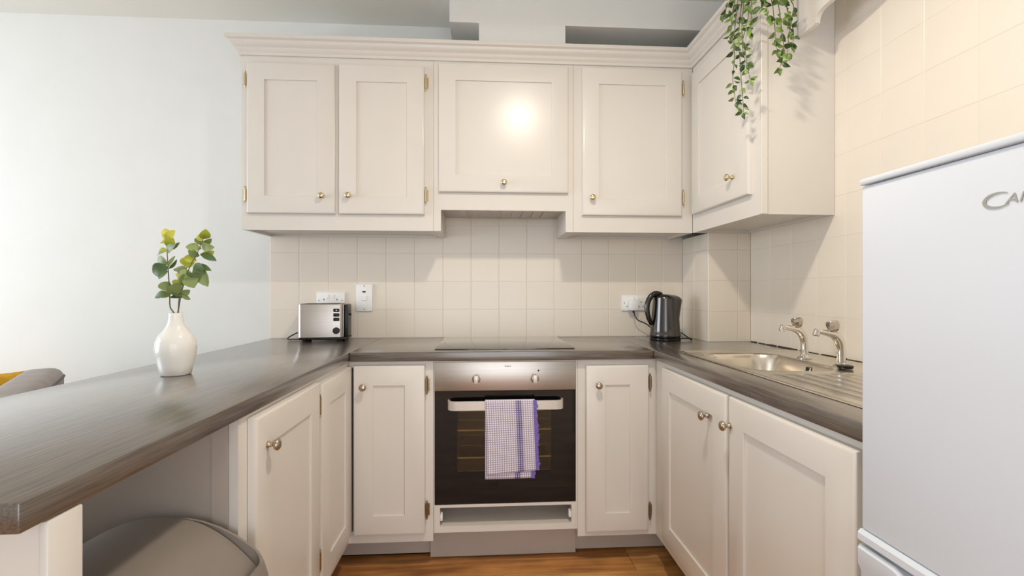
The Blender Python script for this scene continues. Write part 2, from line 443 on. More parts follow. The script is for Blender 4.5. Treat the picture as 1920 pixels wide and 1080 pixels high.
bx(bm, -1.05, 1.44, -4.36, -4.31, 2.03, 2.10); bx(bm, -1.05, 1.44, -4.36, -4.31, .0, .07)
struct('added_door_frame', bm, 'white')  # unseen door frame, added around the rear fill light

# ------------------------------------------------------------------ ceiling lamp (out of view above; its light shows on the doors)
LP = Vector((.26, -1.52, 2.47))
lt = thing('ceiling_light', (LP.x, LP.y, CEIL), 'round ceiling light above the middle of the kitchen floor', 'light')
obj('ceiling_plate', lathe(bmesh.new(), [(.0005, -.001), (.06, -.001), (.085, -.04), (.085, -.113), (.082, -.113), (.080, -.06), (.0005, -.05)], (LP.x, LP.y, CEIL)), 'white', lt)
l = bpy.data.lights.new('lamp_disc', 'AREA'); l.shape = 'DISK'; l.size = .14; l.energy = 14.5; l.color = (1.0, .90, .76)
lo = bpy.data.objects.new('lamp_disc', l); COL.objects.link(lo); lo.parent = lt; lo.location = LP - Vector((LP.x, LP.y, CEIL)); lo.rotation_euler = (0, 0, 0)

# ------------------------------------------------------------------ wall cabinets
UB, UT, UF, UD = 1.444, 2.30, -.285, -.002      # bottom, top, frame front, back
def carcass(parent, x0, x1, y0, y1, z0, z1, bottom=True, m='paint', t=.016, top=True):
    bm = bmesh.new()
    bx(bm, x0, x0 + t, y0, y1, z0, z1); bx(bm, x1 - t, x1, y0, y1, z0, z1)
    bx(bm, x0 + t, x1 - t, y1 - .006, y1, z0, z1)
    if bottom: bx(bm, x0 + t, x1 - t, y0, y1 - .006, z0 + .012, z0 + .028)
    if top: bx(bm, x0 + t, x1 - t, y0, y1 - .006, z1 - t, z1)
    return obj('carcass', bm, m, parent)
c = thing('wall_cabinet', (-.688, -.14, UB), 'cream wall cabinet with two doors, left of the hood and above the toaster', 'cabinet')
carcass(c, -1.131, -.2425, UF + .02, UD, UB, UT)
frame_boxes(c, '-Y', -1.131, -.2425, UB, UT, UF + .02, .02, [(-1.06, -.74, 1.55, 2.18), (-.64, -.32, 1.55, 2.18)])
door(c, '-Y', -1.102, -.6985, 1.519, 2.222, UF, (-.755, 1.600), [(-1.109, 2.143), (-1.109, 1.607)], 'brass', hmetal='brass')
door(c, '-Y', -.682, -.2835, 1.519, 2.224, UF, (-.634, 1.603), [(-.2765, 2.150), (-.2765, 1.614)], 'brass', hmetal='brass')

c = thing('hood_cabinet', (.095, -.14, UB), 'cream cabinet with one square lift-up door over the hob, housing the extractor', 'cabinet')
bm = bmesh.new()
bx(bm, -.2415, -.2075, UF + .02, UD, UB, UT); bx(bm, .3965, .4325, UF + .02, UD, UB, UT)
bx(bm, -.2075, .3965, UD - .006, UD, 1.60, UT); bx(bm, -.2075, .3965, UF + .02, UD - .006, UT - .016, UT)
obj('carcass', bm, 'paint', c)
bm = box(-.2070, .3960, UF + .021, UD - .008, 1.552, 1.566)
hd = obj('hood_underside', bm, 'steel', c)
for k in range(9):
    obj('vent_slat', box(-.12 + k * .052, -.085 + k * .052, -.23, -.05, 1.5475, 1.552), 'steel', hd, smooth=False)
frame_boxes(c, '-Y', -.2415, .4325, UB, UT, UF + .02, .02, [(-.2072, .3962, UB, 1.546), (-.14, .33, 1.70, 2.17)])
door(c, '-Y', -.217, .407, 1.629, 2.243, UF, (.094, 1.674), [], 'brass')

c = thing('wall_cabinet', (.73, -.14, UB), 'cream wall cabinet with a single door, right of the hood and above the kettle', 'cabinet')
carcass(c, .4335, 1.029, UF + .02, UD, UB, UT)
frame_boxes(c, '-Y', .4335, 1.029, UB, UT, UF + .02, .02, [(.55, .90, 1.55, 2.18)])
door(c, '-Y', .4745, .9705, 1.524, 2.243, UF, (.521, 1.607), [(.9775, 2.154), (.9775, 1.617)], 'brass', hmetal='brass')

c = thing('wall_cabinet', (1.17, -.57, UB), 'cream wall cabinet on the right wall under the trailing plant', 'cabinet')
bm = bmesh.new()
bx(bm, 1.05, WX - .001, -.85, -.834, UB, UT); bx(bm, 1.05, WX - .001, -.30, -.287, UB, UT); bx(bm, WX - .008, WX - .001, -.834, -.30, UB, UT)
bx(bm, 1.05, WX - .008, -.834, -.30, UB + .012, UB + .028); bx(bm, 1.05, WX - .008, -.834, -.30, UT - .016, UT)
obj('carcass', bm, 'paint', c)
frame_boxes(c, '-X', -.85, -.2875, UB, UT, 1.05, .02, [(-.74, -.38, 1.60, 2.15)])
door(c, '-X', -.799, -.309, 1.529, 2.222, 1.03, (-.687, 1.620), [], 'brass')
obj('end_bead', box(1.03, 1.056, -.8555, -.85, UB, UT, bev=.002, seg=1), 'paint', c)

# cornice running round all wall cabinets, mitred
def off_path(path, d):
    out = []
    for i, p in enumerate(path):
        p = Vector(p); nn = []
        if i > 0: t = (p - Vector(path[i - 1])).normalized(); nn.append(Vector((t.y, -t.x)))
        if i < len(path) - 1: t = (Vector(path[i + 1]) - p).normalized(); nn.append(Vector((t.y, -t.x)))
        if len(nn) == 1: out.append(p + nn[0] * d)
        else:
            m = (nn[0] + nn[1]); out.append(p + m * (d / (1 + nn[0].dot(nn[1]))))
    return out
def cornice_mesh(path, prof):
    bm = bmesh.new(); cols = [off_path(path, d) for d, z in prof]
    rings = [[(cols[k][i].x, cols[k][i].y, prof[k][1]) for k in range(len(prof))] for i in range(len(path))]
    loft(bm, rings); return bm
CP = [(0, 2.258), (.007, 2.258), (.009, 2.262), (.009, 2.270), (.016, 2.276), (.019, 2.282), (.019, 2.289), (.022, 2.292), (.030, 2.297), (.036, 2.305), (.039, 2.314), (.043, 2.316), (.050, 2.320), (.052, 2.324), (.052, 2.334), (0, 2.334)]
path = [(WX - .001, -.8565), (1.0285, -.8565), (1.0285, -.2865), (-1.1325, -.2865), (-1.1325, .004)]
path = path[::-1]
# outward side check: at the front run the offset must go to -Y
bm = cornice_mesh(path, CP)
tag(obj('cornice', bm, 'paint', sharp=25), 'cream stepped cornice moulding running along the tops of the wall cabinets', 'moulding')

# scalloped pelmet reaching out from the end of the right wall cabinet
pts = [(-.857, 2.300), (-.857, 2.108), (-.935, 2.103), (-.946, 2.108), (-.9475, 2.120), (-.952, 2.130), (-.964, 2.139), (-.985, 2.143), (-1.02, 2.143), (-1.08, 2.150), (-1.15, 2.163), (-1.23, 2.170)]
half = -1.23
mir = [(2 * half - y_, z_) for y_, z_ in pts[::-1]][1:]
bm = prism(bmesh.new(), pts + mir, 'X', 1.172, 1.190)
tag(obj('pelmet', bm, 'paint', sharp=50), 'cream scalloped pelmet board fixed to the end of the right wall cabinet', 'pelmet')

# ------------------------------------------------------------------ base units
BB, BT = .117, W - WT - .002
BF = -.578        # back-run frame front
LF = -.558        # left-run frame front (faces +X)
RF = .734         # right-run frame front (faces -X)
DZ0, DZ1 = .158, .848

# left corner unit (bifold pair of leaves) and the peninsula cupboard
c = thing('base_cabinet', (-.85, -.45, 0), 'cream corner base cabinet with a folding pair of doors, left of the oven', 'cabinet')
bm = bmesh.new()
bx(bm, -1.128, -1.112, -.949, -.004, BB, BT); bx(bm, -1.112, -.235, -.012, -.004, BB, BT); bx(bm, -.2345, -.2185, BF + .02, -.004, BB, BT)
bx(bm, -1.112, -.60, -.949, -.933, BB, BT); bx(bm, -1.112, -.2345, -.5, -.012, BB, BB + .016); bx(bm, -1.112, -.60, -.933, -.5, BB, BB + .016)
obj('carcass', bm, 'paint', c)
frame_boxes(c, '-Y', -.5575, -.2115, BB, BT, BF + .02, .02, [(-.545, -.245, .165, .840)])
frame_boxes(c, '+X', -.949, BF - .002, BB, BT, LF - .02, .02, [(-.92, BF - .0205, .165, .840)], 'face_frame_side')
door(c, '-Y', -.5345, -.244, .155, .851, BF - .001, (-.490, .766), [(-.2365, .768), (-.2365, .252)], 'nickel')
door(c, '+X', -.942, -.601, .158, .848, LF + .001, None, [(-.949, .776), (-.949, .262)], 'nickel')

c = thing('base_cabinet', (-.85, -1.15, 0), 'cream base cabinet with one door at the end of the peninsula, beside the bin', 'cabinet')
bm = bmesh.new()
bx(bm, -1.128, LF - .021, -1.431, -1.415, BB, BT); bx(bm, -1.128, -1.112, -1.415, -.952, BB, BT); bx(bm, -1.112, LF - .021, -.968, -.952, BB, BT)
bx(bm, -1.112, LF - .021, -1.415, -.968, BB, BB + .016)
bx(bm, -.615, LF - .021, -1.435, -1.4315, 0, BT)
bx(bm, -1.128, LF - .021, -1.431, -1.415, 0, BB)
obj('carcass', bm, 'kick_shaded', c)  # carcass in the darkened paint, so kneehole shade sits in its colour
frame_boxes(c, '+X', -1.433, -.9505, BB, BT, LF - .02, .02, [(-1.36, -1.0, .165, .835)])
door(c, '+X', -1.393, -.962, .158, .856, LF + .001, (-1.336, .775), [], 'nickel')

# right small unit next to the oven
c = thing('base_cabinet', (.57, -.3, 0), 'narrow cream base cabinet with one door, right of the oven', 'cabinet')
carcass(c, .3955, .80, BF + .02, -.004, BB, BT, top=False)
frame_boxes(c, '-Y', .3955, .741, BB, BT, BF + .02, .02, [(.46, .67, .165, .835)])
door(c, '-Y', .4275, .6965, .140, .843, BF - .001, (.478, .762), [(.7035, .768), (.7035, .222)], 'nickel')

# sink unit along the right wall
c = thing('sink_cabinet', (1.03, -1.15, 0), 'long cream base cabinet with two doors under the sink', 'cabinet')
bm = bmesh.new()
bx(bm, RF + .021, WX - .004, -1.698, -1.682, 0, BT); bx(bm, RF + .021, .78, -.645, -.629, BB, BT)
bx(bm, RF + .021, WX - .004, -1.682, -.645, BB, BB + .016); bx(bm, WX - .012, WX - .004, -1.682, -.645, BB + .016, .70)
obj('carcass', bm, 'paint', c)
frame_boxes(c, '-X', -1.70, -.581, BB, BT, RF + .02, .02, [(-1.62, -1.24, .165, .835), (-1.15, -.75, .165, .835)])
door(c, '-X', -1.192, -.689, .158, .848, RF - .001, (-1.083, .759), [], 'nickel')
door(c, '-X', -1.672, -1.202, .158, .848, RF - .001, (-1.216, .765), [], 'nickel')

# plinths, in the paint darkened for shade
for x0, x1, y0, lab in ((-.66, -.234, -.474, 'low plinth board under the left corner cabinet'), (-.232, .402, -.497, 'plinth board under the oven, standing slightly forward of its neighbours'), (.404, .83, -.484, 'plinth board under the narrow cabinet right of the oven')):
    tag(obj('plinth', box(x0, x1, y0, y0 + .016, .004 if x0 < 0 and x0 > -.5 else .012, .150 if abs(x0 + .232) < .01 else BB - .001), 'kick_shaded'), lab, 'plinth', 'plinth boards along the back run')
tag(obj('plinth', box(-.662, -.646, -1.414, -.476, .012, BB - .001), 'kick_shaded'), 'plinth board under the peninsula cupboards', 'plinth')
tag(obj('plinth', box(.812, .828, -1.68, -.486, .012, BB - .001), 'kick_shaded'), 'plinth board under the sink cabinet', 'plinth')

# peninsula end panel
p = thing('end_panel', (-.85, -1.88, 0), 'cream end panel holding up the near end of the peninsula worktop', 'panel')
obj('panel_board', box(-1.13, -.560, -1.900, -1.862, 0, BT, bev=.002, seg=1), 'paint', p)
obj('edge_post', box(-.5595, -.5475, -1.904, -1.852, 0, BT, bev=.003), 'paint', p)

# ------------------------------------------------------------------ worktop (three laminate slabs)
w = thing('worktop', (0, -.3, W - WT), 'dark grey-brown wood-grain laminate worktop in a U along three sides', 'worktop')
bv = .003
obj('worktop_slab', box(-1.135, -.5475, -1.94, -.001, W - WT, W, bev=bv), 'worktop_y', w, label='peninsula arm of the worktop')
obj('worktop_slab', box(-.5470, .7145, -.602, -.001, W - WT, W, bev=bv), 'worktop_x', w, label='stretch of worktop behind and beside the hob')
bm = bmesh.new(); X0, X1, Y0, Y1 = .7150, WX - .001, -1.70, -.001
hx0, hx1, hy0, hy1 = .815, 1.175, -1.165, -.705
bx(bm, X0, hx0, Y0, Y1, W - WT, W, bev=bv); bx(bm, hx0, hx1, Y0, hy0, W - WT, W); bx(bm, hx0, PX - .001, hy1, Y1, W - WT, W); bx(bm, PX - .001, hx1, hy1, PY - .001, W - WT, W); bx(bm, hx1, X1, Y0, PY - .001, W - WT, W)
obj('worktop_slab', bm, 'worktop_y', w, label='sink-side arm of the worktop')
# dark old sealant crumbs along the right wall joint
yy = -.31
while yy > -1.68:
    ln = R.uniform(.02, .09)
    if R.random() < .75:
        h = R.uniform(.002, .006); obj('sealant_bead', bx(bmesh.new(), WX - .006 - R.uniform(0, .003), WX - .0005, yy - ln, yy, W + .0002, W + h), 'caulk', w)
    yy -= ln + R.uniform(.0, .04)

# ------------------------------------------------------------------ hob
h = thing('hob', (.09, -.29, W), 'black glass ceramic hob set into the worktop above the oven', 'hob')
obj('glass_plate', box(-.2095, .3905, -.541, -.035, W + .0005, W + .0055, bev=.0015), 'hob', h)

# ------------------------------------------------------------------ oven and its housing
OX0, OX1, OZ0, OZ1 = -.2055, .3865, .268, .862
hs = thing('oven_housing', (.09, -.3, 0), 'cream housing around the oven with an empty slot below it', 'cabinet')
bm = bmesh.new()
bx(bm, -.2105, OX0 - .0005, BF, -.004, .15, BT); bx(bm, OX1 + .001, .3945, BF, -.004, .15, BT)
bx(bm, OX0, OX1, BF - .012, -.5, OZ1 + .001, BT)
bx(bm, OX0, OX1, BF - .004, -.02, .255, .267)
bx(bm, OX0, OX1, BF - .004, -.06, .152, .178)
bx(bm, OX0, OX1, -.30, -.29, .178, .255)
bx(bm, OX0, OX0 + .022, BF - .004, BF + .02, .178, .255); bx(bm, OX1 - .018, OX1, BF - .004, BF + .02, .178, .255)
obj('carcass', bm, 'paint', hs)
for x_ in (OX0 + .027, OX1 - .023):
    bm = box(x_ - .005, x_ + .005, BF + .004, BF + .03, .196, .222, bev=.002, seg=1); lathe(bm, [(.0005, 0), (.005, 0), (.005, .008), (.0005, .008)], (x_, BF + .014, .222), (0, 0, 1), 10); lathe(bm, [(.0005, 0), (.004, 0), (.004, .008), (.0005, .008)], (x_, BF + .004, .206), (0, -1, 0), 10)
    obj('drawer_fitting', bm, 'white', hs)
ov = thing('oven', (.09, -.35, OZ0), 'built-in electric oven with steel control panel and black glass door', 'oven')
OF = -.583       # oven door plane (front)
# cavity with back, racks
bm = bmesh.new()
bx(bm, OX0 + .01, OX1 - .01, -.10, -.08, OZ0 + .01, OZ1 - .12); bx(bm, OX0 + .01, OX0 + .09, -.56, -.10, OZ0 + .01, OZ1 - .12); bx(bm, OX1 - .09, OX1 - .01, -.56, -.10, OZ0 + .01, OZ1 - .12)
bx(bm, OX0 + .09, OX1 - .09, -.56, -.10, OZ0 + .01, OZ0 + .12); bx(bm, OX0 + .09, OX1 - .09, -.56, -.10, OZ1 - .17, OZ1 - .12)
obj('cavity', bm, 'interior', ov)
for z_ in (.452, .568):
    bm = bmesh.new()
    for yy in [-.555, -.40, -.25]: tube(bm, [(OX0 + .091, yy, z_), (OX1 - .091, yy, z_)], .0036 if yy < -.5 else .0012, 6, 1)
    obj('wire_rack', bm, 'wire', ov)
obj('control_panel', box(OX0, OX1, OF - .006, -.20, .742, OZ1, bev=.002), 'steel', ov)
T_ = facing('-Y', OX0 + .001, OZ0 + .002, OF + .02); dw, dh = OX1 - OX0 - .002, .737 - OZ0 - .002
wu0, wu1, wv0, wv1 = -.112 - OX0, .283 - OX0, .405 - OZ0, .690 - OZ0
bm = bmesh.new(); out = rrect(0, dw, 0, dh, .0015, 2); 
bx(bm, OX0 + .001, OX0 + wu0, OF, OF + .02, OZ0 + .002, .737); bx(bm, OX0 + wu1, OX1 - .001, OF, OF + .02, OZ0 + .002, .737)
bx(bm, OX0 + wu0, OX0 + wu1, OF, OF + .02, OZ0 + .002, OZ0 + wv0); bx(bm, OX0 + wu0, OX0 + wu1, OF, OF + .02, OZ0 + wv1, .737)
dr = obj('oven_door', bm, 'glass', ov)
obj('window_pane', box(OX0 + wu0, OX0 + wu1, OF + .0001, OF + .004, OZ0 + wv0, OZ0 + wv1), 'pane', dr, smooth=False)
for k, x_ in enumerate((-.0335, .2115)):
    kb = obj('control_knob', lathe(bmesh.new(), [(.0005, -.0005), (.0175, -.0005), (.0175, .006), (.0165, .009), (.014, .0105), (.0005, .0105)], (x_, OF - .006, .790), (0, -1, 0), 28), 'nickel', ov)
    obj('grip', box(x_ - .0085, x_ + .0085, OF - .034, OF - .0165, .775, .808, bev=.002), 'handle', kb)
    for dx, dz in ((-.026, -.016), (0, .028), (.026, -.016)): pass
def text(parent, s, size, loc, rot, m, name='lettering', shear=0, ext=.0003, sx=1.0):
    cu = bpy.data.curves.new('t', 'FONT'); cu.body = s; cu.size = size; cu.extrude = ext; cu.shear = shear; cu.align_x = 'LEFT'
    o = bpy.data.objects.new('t', cu); COL.objects.link(o)
    bpy.context.view_layer.update()
    me = bpy.data.meshes.new_from_object(o.evaluated_get(bpy.context.evaluated_depsgraph_get()))
    bpy.data.objects.remove(o); me.name = name; me.materials.clear(); me.materials.append(M[m])
    t = bpy.data.objects.new(name, me); COL.objects.link(t); t.parent = parent; t.location = Vector(loc) - wloc(parent); t.rotation_euler = rot
    t.scale = (sx, 1, 1)
    return t
text(ov, 'beko', .0125, (.086, OF - .0064, .8395), (PI / 2, 0, 0), 'print', sx=1.05)
obj('indicator_light', lathe(bmesh.new(), [(.0005, 0), (.004, 0), (.0032, .0015), (.0005, .0018)], (.2275, OF - .006, .8235), (0, -1, 0), 14), 'print', ov)
# handle: a broad flat bar with ends curving back to the door
hz0, hz1 = .669, .706
bm = bmesh.new(); prof = []
xs = [(-.150, OF - .001), (-.150, OF - .016), (-.146, OF - .030), (-.136, OF - .040), (-.118, OF - .044), (.298, OF - .044), (.316, OF - .040), (.326, OF - .030), (.330, OF - .016), (.330, OF - .001)]
ins = [(.322, OF - .001), (.322, OF - .015), (.318, OF - .026), (.311, OF - .034), (.297, OF - .037), (-.117, OF - .037), (-.131, OF - .034), (-.138, OF - .026), (-.142, OF - .015), (-.142, OF - .001)]
prism(bm, xs + ins, 'Z', hz0, hz1)
obj('handle', bm, 'handle', ov, sharp=50)
obj('door_vent', box(OX0 + .004, OX1 - .004, OF + .002, OF + .014, .7375, .7415), 'black', ov)

# tea towel over the handle bar
tw = thing('tea_towel', (.11, OF - .045, .38), 'purple and white checked tea towel folded over the oven door handle', 'towel')
def sheet(x0f, x1f, ztop, zbot, yfun, nx=26, nz=40, mat_='towel', name='cloth', parent=tw, th=.0035):
    bm = bmesh.new(); uvl = bm.loops.layers.uv.new('UVMap')
    G = {}
    for i in range(nx + 1):
        for j in range(nz + 1):
            s, t_ = i / nx, j / nz
            x_ = x0f(t_) + (x1f(t_) - x0f(t_)) * s; zb = zbot(s); z_ = ztop + (zb - ztop) * t_
            G[i, j] = bm.verts.new((x_, yfun(s, t_), z_))
    for i in range(nx):
        for j in range(nz):
            f = bm.faces.new((G[i, j], G[i, j + 1], G[i + 1, j + 1], G[i + 1, j]))
            for lp, (a, b) in zip(f.loops, ((i, j), (i, j + 1), (i + 1, j + 1), (i + 1, j))): lp[uvl].uv = (a / nx, b / nz)
    bmesh.ops.translate(bm, verts=bm.verts[:], vec=-wloc(parent))
    me = bpy.data.meshes.new(name); bm.to_mesh(me); bm.free(); me.materials.append(M[mat_])
    me.polygons.foreach_set('use_smooth', [True] * len(me.polygons))
    o = bpy.data.objects.new(name, me); COL.objects.link(o); o.parent = parent
    md = o.modifiers.new('solid', 'SOLIDIFY'); md.thickness = th; md.offset = 0
    return o
YF = OF - .0475
front = lambda s, t_: YF - .004 - .003 * math.sin(3.1 * s + 2 * t_) * t_ - .006 * t_ * (1 - t_)
sheet(lambda t_: .003 + .006 * math.sin(2.2 * t_) + .004 * t_, lambda t_: .199 + .012 * t_, hz1 + .004, lambda s: .408 + .014 * s, front, name='front_fold')
back = lambda s, t_: YF + .0035 - .001 * math.sin(4 * s)
sheet(lambda t_: .004, lambda t_: .190 + .006 * t_, hz1 - .002, lambda s: .388 + .002 * s, back, name='rear_fold')
# crease over the bar
bm = bmesh.new()
cr = [(YF - .0040, hz1 + .0035), (YF - .001, hz1 + .0065), (YF + .006, hz1 + .0065), (YF + .012, hz1 + .0035), (YF + .0135, hz1 - .012), (YF + .0105, hz1 - .012), (YF + .009, hz1 + .002), (YF + .004, hz1 + .0035), (YF, hz1 + .0030), (YF - .002, hz1 + .0010)]
prism(bm, cr, 'X', .004, .206); o = obj('top_fold', bm, 'towel_plain', tw)
# purple selvedge with a frayed edge
bm = bmesh.new(); n = 46
for j in range(n):
    t_ = j / (n - 1); z_ = hz1 + .002 + (.424 - hz1) * t_; xa = .198 + .012 * t_; ln = .017 + R.uniform(-.003, .005)
    y_ = front(1, t_)
    bx(bm, xa, xa + ln, y_ - .0016, y_ + .0016, z_ - .0033, z_ + .0029)
obj('fringe', bm, 'fringe', tw)
bm = bmesh.new()
for j in range(6):
    z_ = .392 + j * .0062; bx(bm, .193, .208 + R.uniform(-.002, .003), YF + .001, YF + .004, z_ - .003, z_ + .003)
obj('fringe', bm, 'fringe', tw)

# ------------------------------------------------------------------ sink with drainer
SX0, SX1, SY0, SY1 = .803, 1.293, -1.655, -.648
sk = thing('sink', (1.05, -1.15, W), 'stainless steel inset sink with bowl and ridged drainer', 'sink')
bm = bmesh.new(); nx, ny = 98, 170; G = {}
def sdf(px, py, cx, cy, hx, hy, r):
    dx, dy = abs(px - cx) - hx + r, abs(py - cy) - hy + r
    return math.hypot(max(dx, 0), max(dy, 0)) + min(max(dx, dy), 0) - r
def sm(a, b, x_):
    t_ = min(1, max(0, (x_ - a) / (b - a))); return t_ * t_ * (3 - 2 * t_)
def sinkz(px, py):
    e = sdf(px, py, (SX0 + SX1) / 2, (SY0 + SY1) / 2, (SX1 - SX0) / 2, (SY1 - SY0) / 2, .03)
    z_ = .0010 + .0042 * sm(0, -.006, e) - .0034 * sm(-.012, -.024, e)
    b = sdf(px, py, .992, -.935, .146, .207, .085)
    z_ += .0016 * sm(.014, .006, b) * (1 - sm(.004, -.004, b))
    z_ -= .150 * sm(.002, -.05, b) ** .9
    if py < -1.175:
        f = sm(-1.175, -1.20, py) * sm(-.03, -.045, e)
        z_ += f * (.0028 * (math.cos((px - .84) / .046 * 2 * PI)) - .0015)
    return W + z_
for i in range(nx + 1):
    for j in range(ny + 1):
        px, py = SX0 + (SX1 - SX0) * i / nx, SY0 + (SY1 - SY0) * j / ny
        G[i, j] = bm.verts.new((px, py, sinkz(px, py)))
for i in range(nx):
    for j in range(ny): bm.faces.new((G[i, j], G[i + 1, j], G[i + 1, j + 1], G[i, j + 1]))
obj('basin', bm, 'sinksteel', sk, sharp=60)
obj('overflow', lathe(bmesh.new(), [(.013, 0), (.013, .003), (.009, .004), (.0085, .0005)], (1.1255, -.975, .882), (-1, 0, .25), 18), 'chrome', sk)
obj('overflow_hole', lathe(bmesh.new(), [(.0005, .0006), (.009, .0006), (.009, .0016), (.0005, .0016)], (1.1255, -.975, .882), (-1, 0, .25), 18), 'print', sk)
obj('waste', lathe(bmesh.new(), [(.0005, 0), (.032, 0), (.035, .003), (.0005, .003)], (.998, -.935, W - .1465), n=24), 'chrome', sk)

def tap(x, y_, lab, zr, blackbase=False):
    z0 = W + .0025
    t = thing('tap', (x, y_, z0), lab, 'tap', 'pillar taps at the sink')
    obj('base_flange', lathe(bmesh.new(), [(.0005, 0), (.024, 0), (.024, .004), (.018, .008), (.014, .013), (.0005, .013)], (x, y_, z0)), 'chrome', t)
    c_, s_ = math.cos(zr), math.sin(zr)
    D = lambda d, z_: (x - d * c_, y_ - d * s_, z0 + z_)
    obj('body', tube(bmesh.new(), [D(0, .008), D(0, .035), D(.001, .062), D(.008, .086), D(.024, .103), D(.052, .111), D(.080, .116)], [.0135, .0125, .0125, .0145, .0135, .0095, .0078], 16, 7), 'chrome', t, sharp=60)
    obj('neck', tube(bmesh.new(), [D(.004, .075), D(.014, .098), D(.022, .118)], [.012, .0125, .011], 16, 4), 'chrome', t, sharp=60)
    obj('spout', lathe(bmesh.new(), [(.0005, -.012), (.0085, -.012), (.0105, -.009), (.0098, .008), (.007, .011), (.0005, .011)], D(.084, .112), (.25 * c_, .25 * s_, 1), 18), 'chrome', t)
    ax = Vector((-.28 * c_, -.28 * s_, 1)).normalized()
    b = Vector(D(.023, .114))
    obj('knob', lathe(bmesh.new(), [(.0005, 0), (.011, 0), (.012, .004), (.0175, .010), (.0205, .024), (.0185, .034), (.013, .0365), (.0005, .037)], b, ax, 9), 'acrylic', t, smooth=False)
    obj('knob_cap', lathe(bmesh.new(), [(.0005, .0365), (.009, .0365), (.0085, .0385), (.0005, .039)], b, ax, 16), 'chrome', t)
    return t
tap(1.180, -.879, 'chrome pillar tap with clear knob, farther from the fridge', .0)
tap(1.172, -1.065, 'chrome pillar tap with clear knob beside the black plug, nearer the fridge', .0)
pl = thing('sink_plug', (1.147, -1.112, W + .0045), 'black rubber sink plug lying at the foot of the nearer tap', 'plug')
obj('plug_body', lathe(bmesh.new(), [(.0005, 0), (.021, 0), (.023, .005), (.023, .009), (.019, .0105), (.0005, .0105)], (1.147, -1.112, W + .0045)), 'black', pl)
obj('plug_ring', lathe(bmesh.new(), [(.004, .0105), (.006, .0105), (.006, .014), (.004, .014)], (1.147, -1.112, W + .0045), n=12), 'chrome', pl)

# ------------------------------------------------------------------ fridge freezer
FX, FY0, FY1 = .695, -2.256, -1.705
fr = thing('fridge_freezer', (1.0, -1.98, 0), 'white fridge freezer standing at the right beside the sink cabinet', 'fridge')
obj('body', box(FX + .053, 1.30, FY0 + .003, FY1 - .003, .03, 1.349, bev=.006), 'fridge', fr)
obj('top_cap', box(FX - .004, 1.30, FY0, FY1, 1.350, 1.3615, bev=.003), 'fridge', fr)
ud = obj('upper_door', box(FX, FX + .050, FY0, FY1, .7185, 1.349, bev=.005, seg=3), 'fridge', fr)
# grip moulding along the lower edge of the upper door
poly = [(FX + .045, .696), (FX - .002, .696), (FX - .007, .700), (FX - .007, .712), (FX - .0015, .7185), (FX + .045, .7185)]
bm = bmesh.new(); loft(bm, [[(a, FY0, b) for a, b in poly], [(a, FY1, b) for a, b in poly]]); obj('door_grip', bm, 'fridge', ud)
obj('gap_seal', box(FX + .018, FX + .05, FY0 + .004, FY1 - .004, .683, .696), 'darkgrey', fr)
# lower door: face dips into a scooped hand grip away from the hinge edge
bm = bmesh.new(); rings = []; n = 30
for i in range(n + 1):
    y_ = FY1 - (FY1 - FY0) * i / n; dd = FY1 - y_
    sc = sm(.075, .13, dd) * (1 - sm(.46, .51, dd)); tz = .690 - .030 * sc; bulge = .006 * (1 - sc)
    rings.append([(FX + .05, y_, .05), (FX + .003, y_, .05), (FX, y_, .056), (FX, y_, .640 - .02 * sc), (FX - bulge, y_, .655 - .02 * sc), (FX - bulge - .001, y_, tz - .006), (FX - bulge + .004, y_, tz), (FX + .05, y_, tz)])
loft(bm, rings); obj('lower_door', bm, 'fridge', fr, sharp=40)
for yy in (FY0 + .05, FY1 - .05):
    for xx in (FX + .09, 1.25): obj('foot', lathe(bmesh.new(), [(.0005, 0), (.02, 0), (.02, .031), (.0005, .031)], (xx, yy, 0), n=14), 'black', fr)
# lettering: large swash C followed by small capitals, running toward the room
lg = ud
bm = bmesh.new(); n = 26; ring = []
yc, zc, ry, rz_ = -1.934, 1.2795, .0175, .0098
for i in range(n + 1):
    a = math.radians(52 + (318 - 52) * i / n); t_ = i / n; wd = .0004 + .0019 * math.sin(PI * t_) ** 1.5
    yy, zz = yc - ry * math.cos(a) , zc + rz_ * math.sin(a) + .12 * (-ry * math.cos(a)) * -1 * .3
    nrm = Vector((0, -math.cos(a), math.sin(a)))
    A = Vector((FX - .0004, yy, zz)) + nrm * wd; B = Vector((FX - .0004, yy, zz)) - nrm * wd
    ring.append([A, B, B + Vector((-.0006, 0, 0)), A + Vector((-.0006, 0, 0))])
loft(bm, ring); obj('logo_letter', bm, 'logo', lg)
text(lg, 'ANDY', .0185, (FX - .0006, -1.942, 1.2725), (PI / 2, 0, -PI / 2), 'logo', 'logo_letters', shear=.25, sx=1.25)

# ------------------------------------------------------------------ toaster
tx0, tx1, ty0, ty1 = -.926, -.690, -.180, -.035
ts = thing('toaster', ((tx0 + tx1) / 2, (ty0 + ty1) / 2, W), 'brushed steel two-slot toaster with black ends beside the left socket', 'toaster')
zt = W + .186
sh = rrect(tx0, tx1 - .020, ty0, ty1, .022)
bm = bmesh.new()
inn = rrect(tx0 + .006, tx1 - .026, ty0 + .006, ty1 - .006, .017)
vs = loft(bm, [[(a, b, W + .022) for a, b in sh], [(a, b, zt - .005) for a, b in sh], [(a + (0 if 0 else 0), b, zt - .001) for a, b in rrect(tx0 + .001, tx1 - .021, ty0 + .001, ty1 - .001, .021)], [(a, b, zt) for a, b in rrect(tx0 + .004, tx1 - .024, ty0 + .004, ty1 - .004, .019)], [(a, b, zt - .004) for a, b in inn]])
obj('shell', bm, 'steel', ts, sharp=40)
obj('base', box(tx0 + .006, tx1 + .002, ty0 + .004, ty1 - .004, W + .009, W + .0215, bev=.004), 'black', ts)
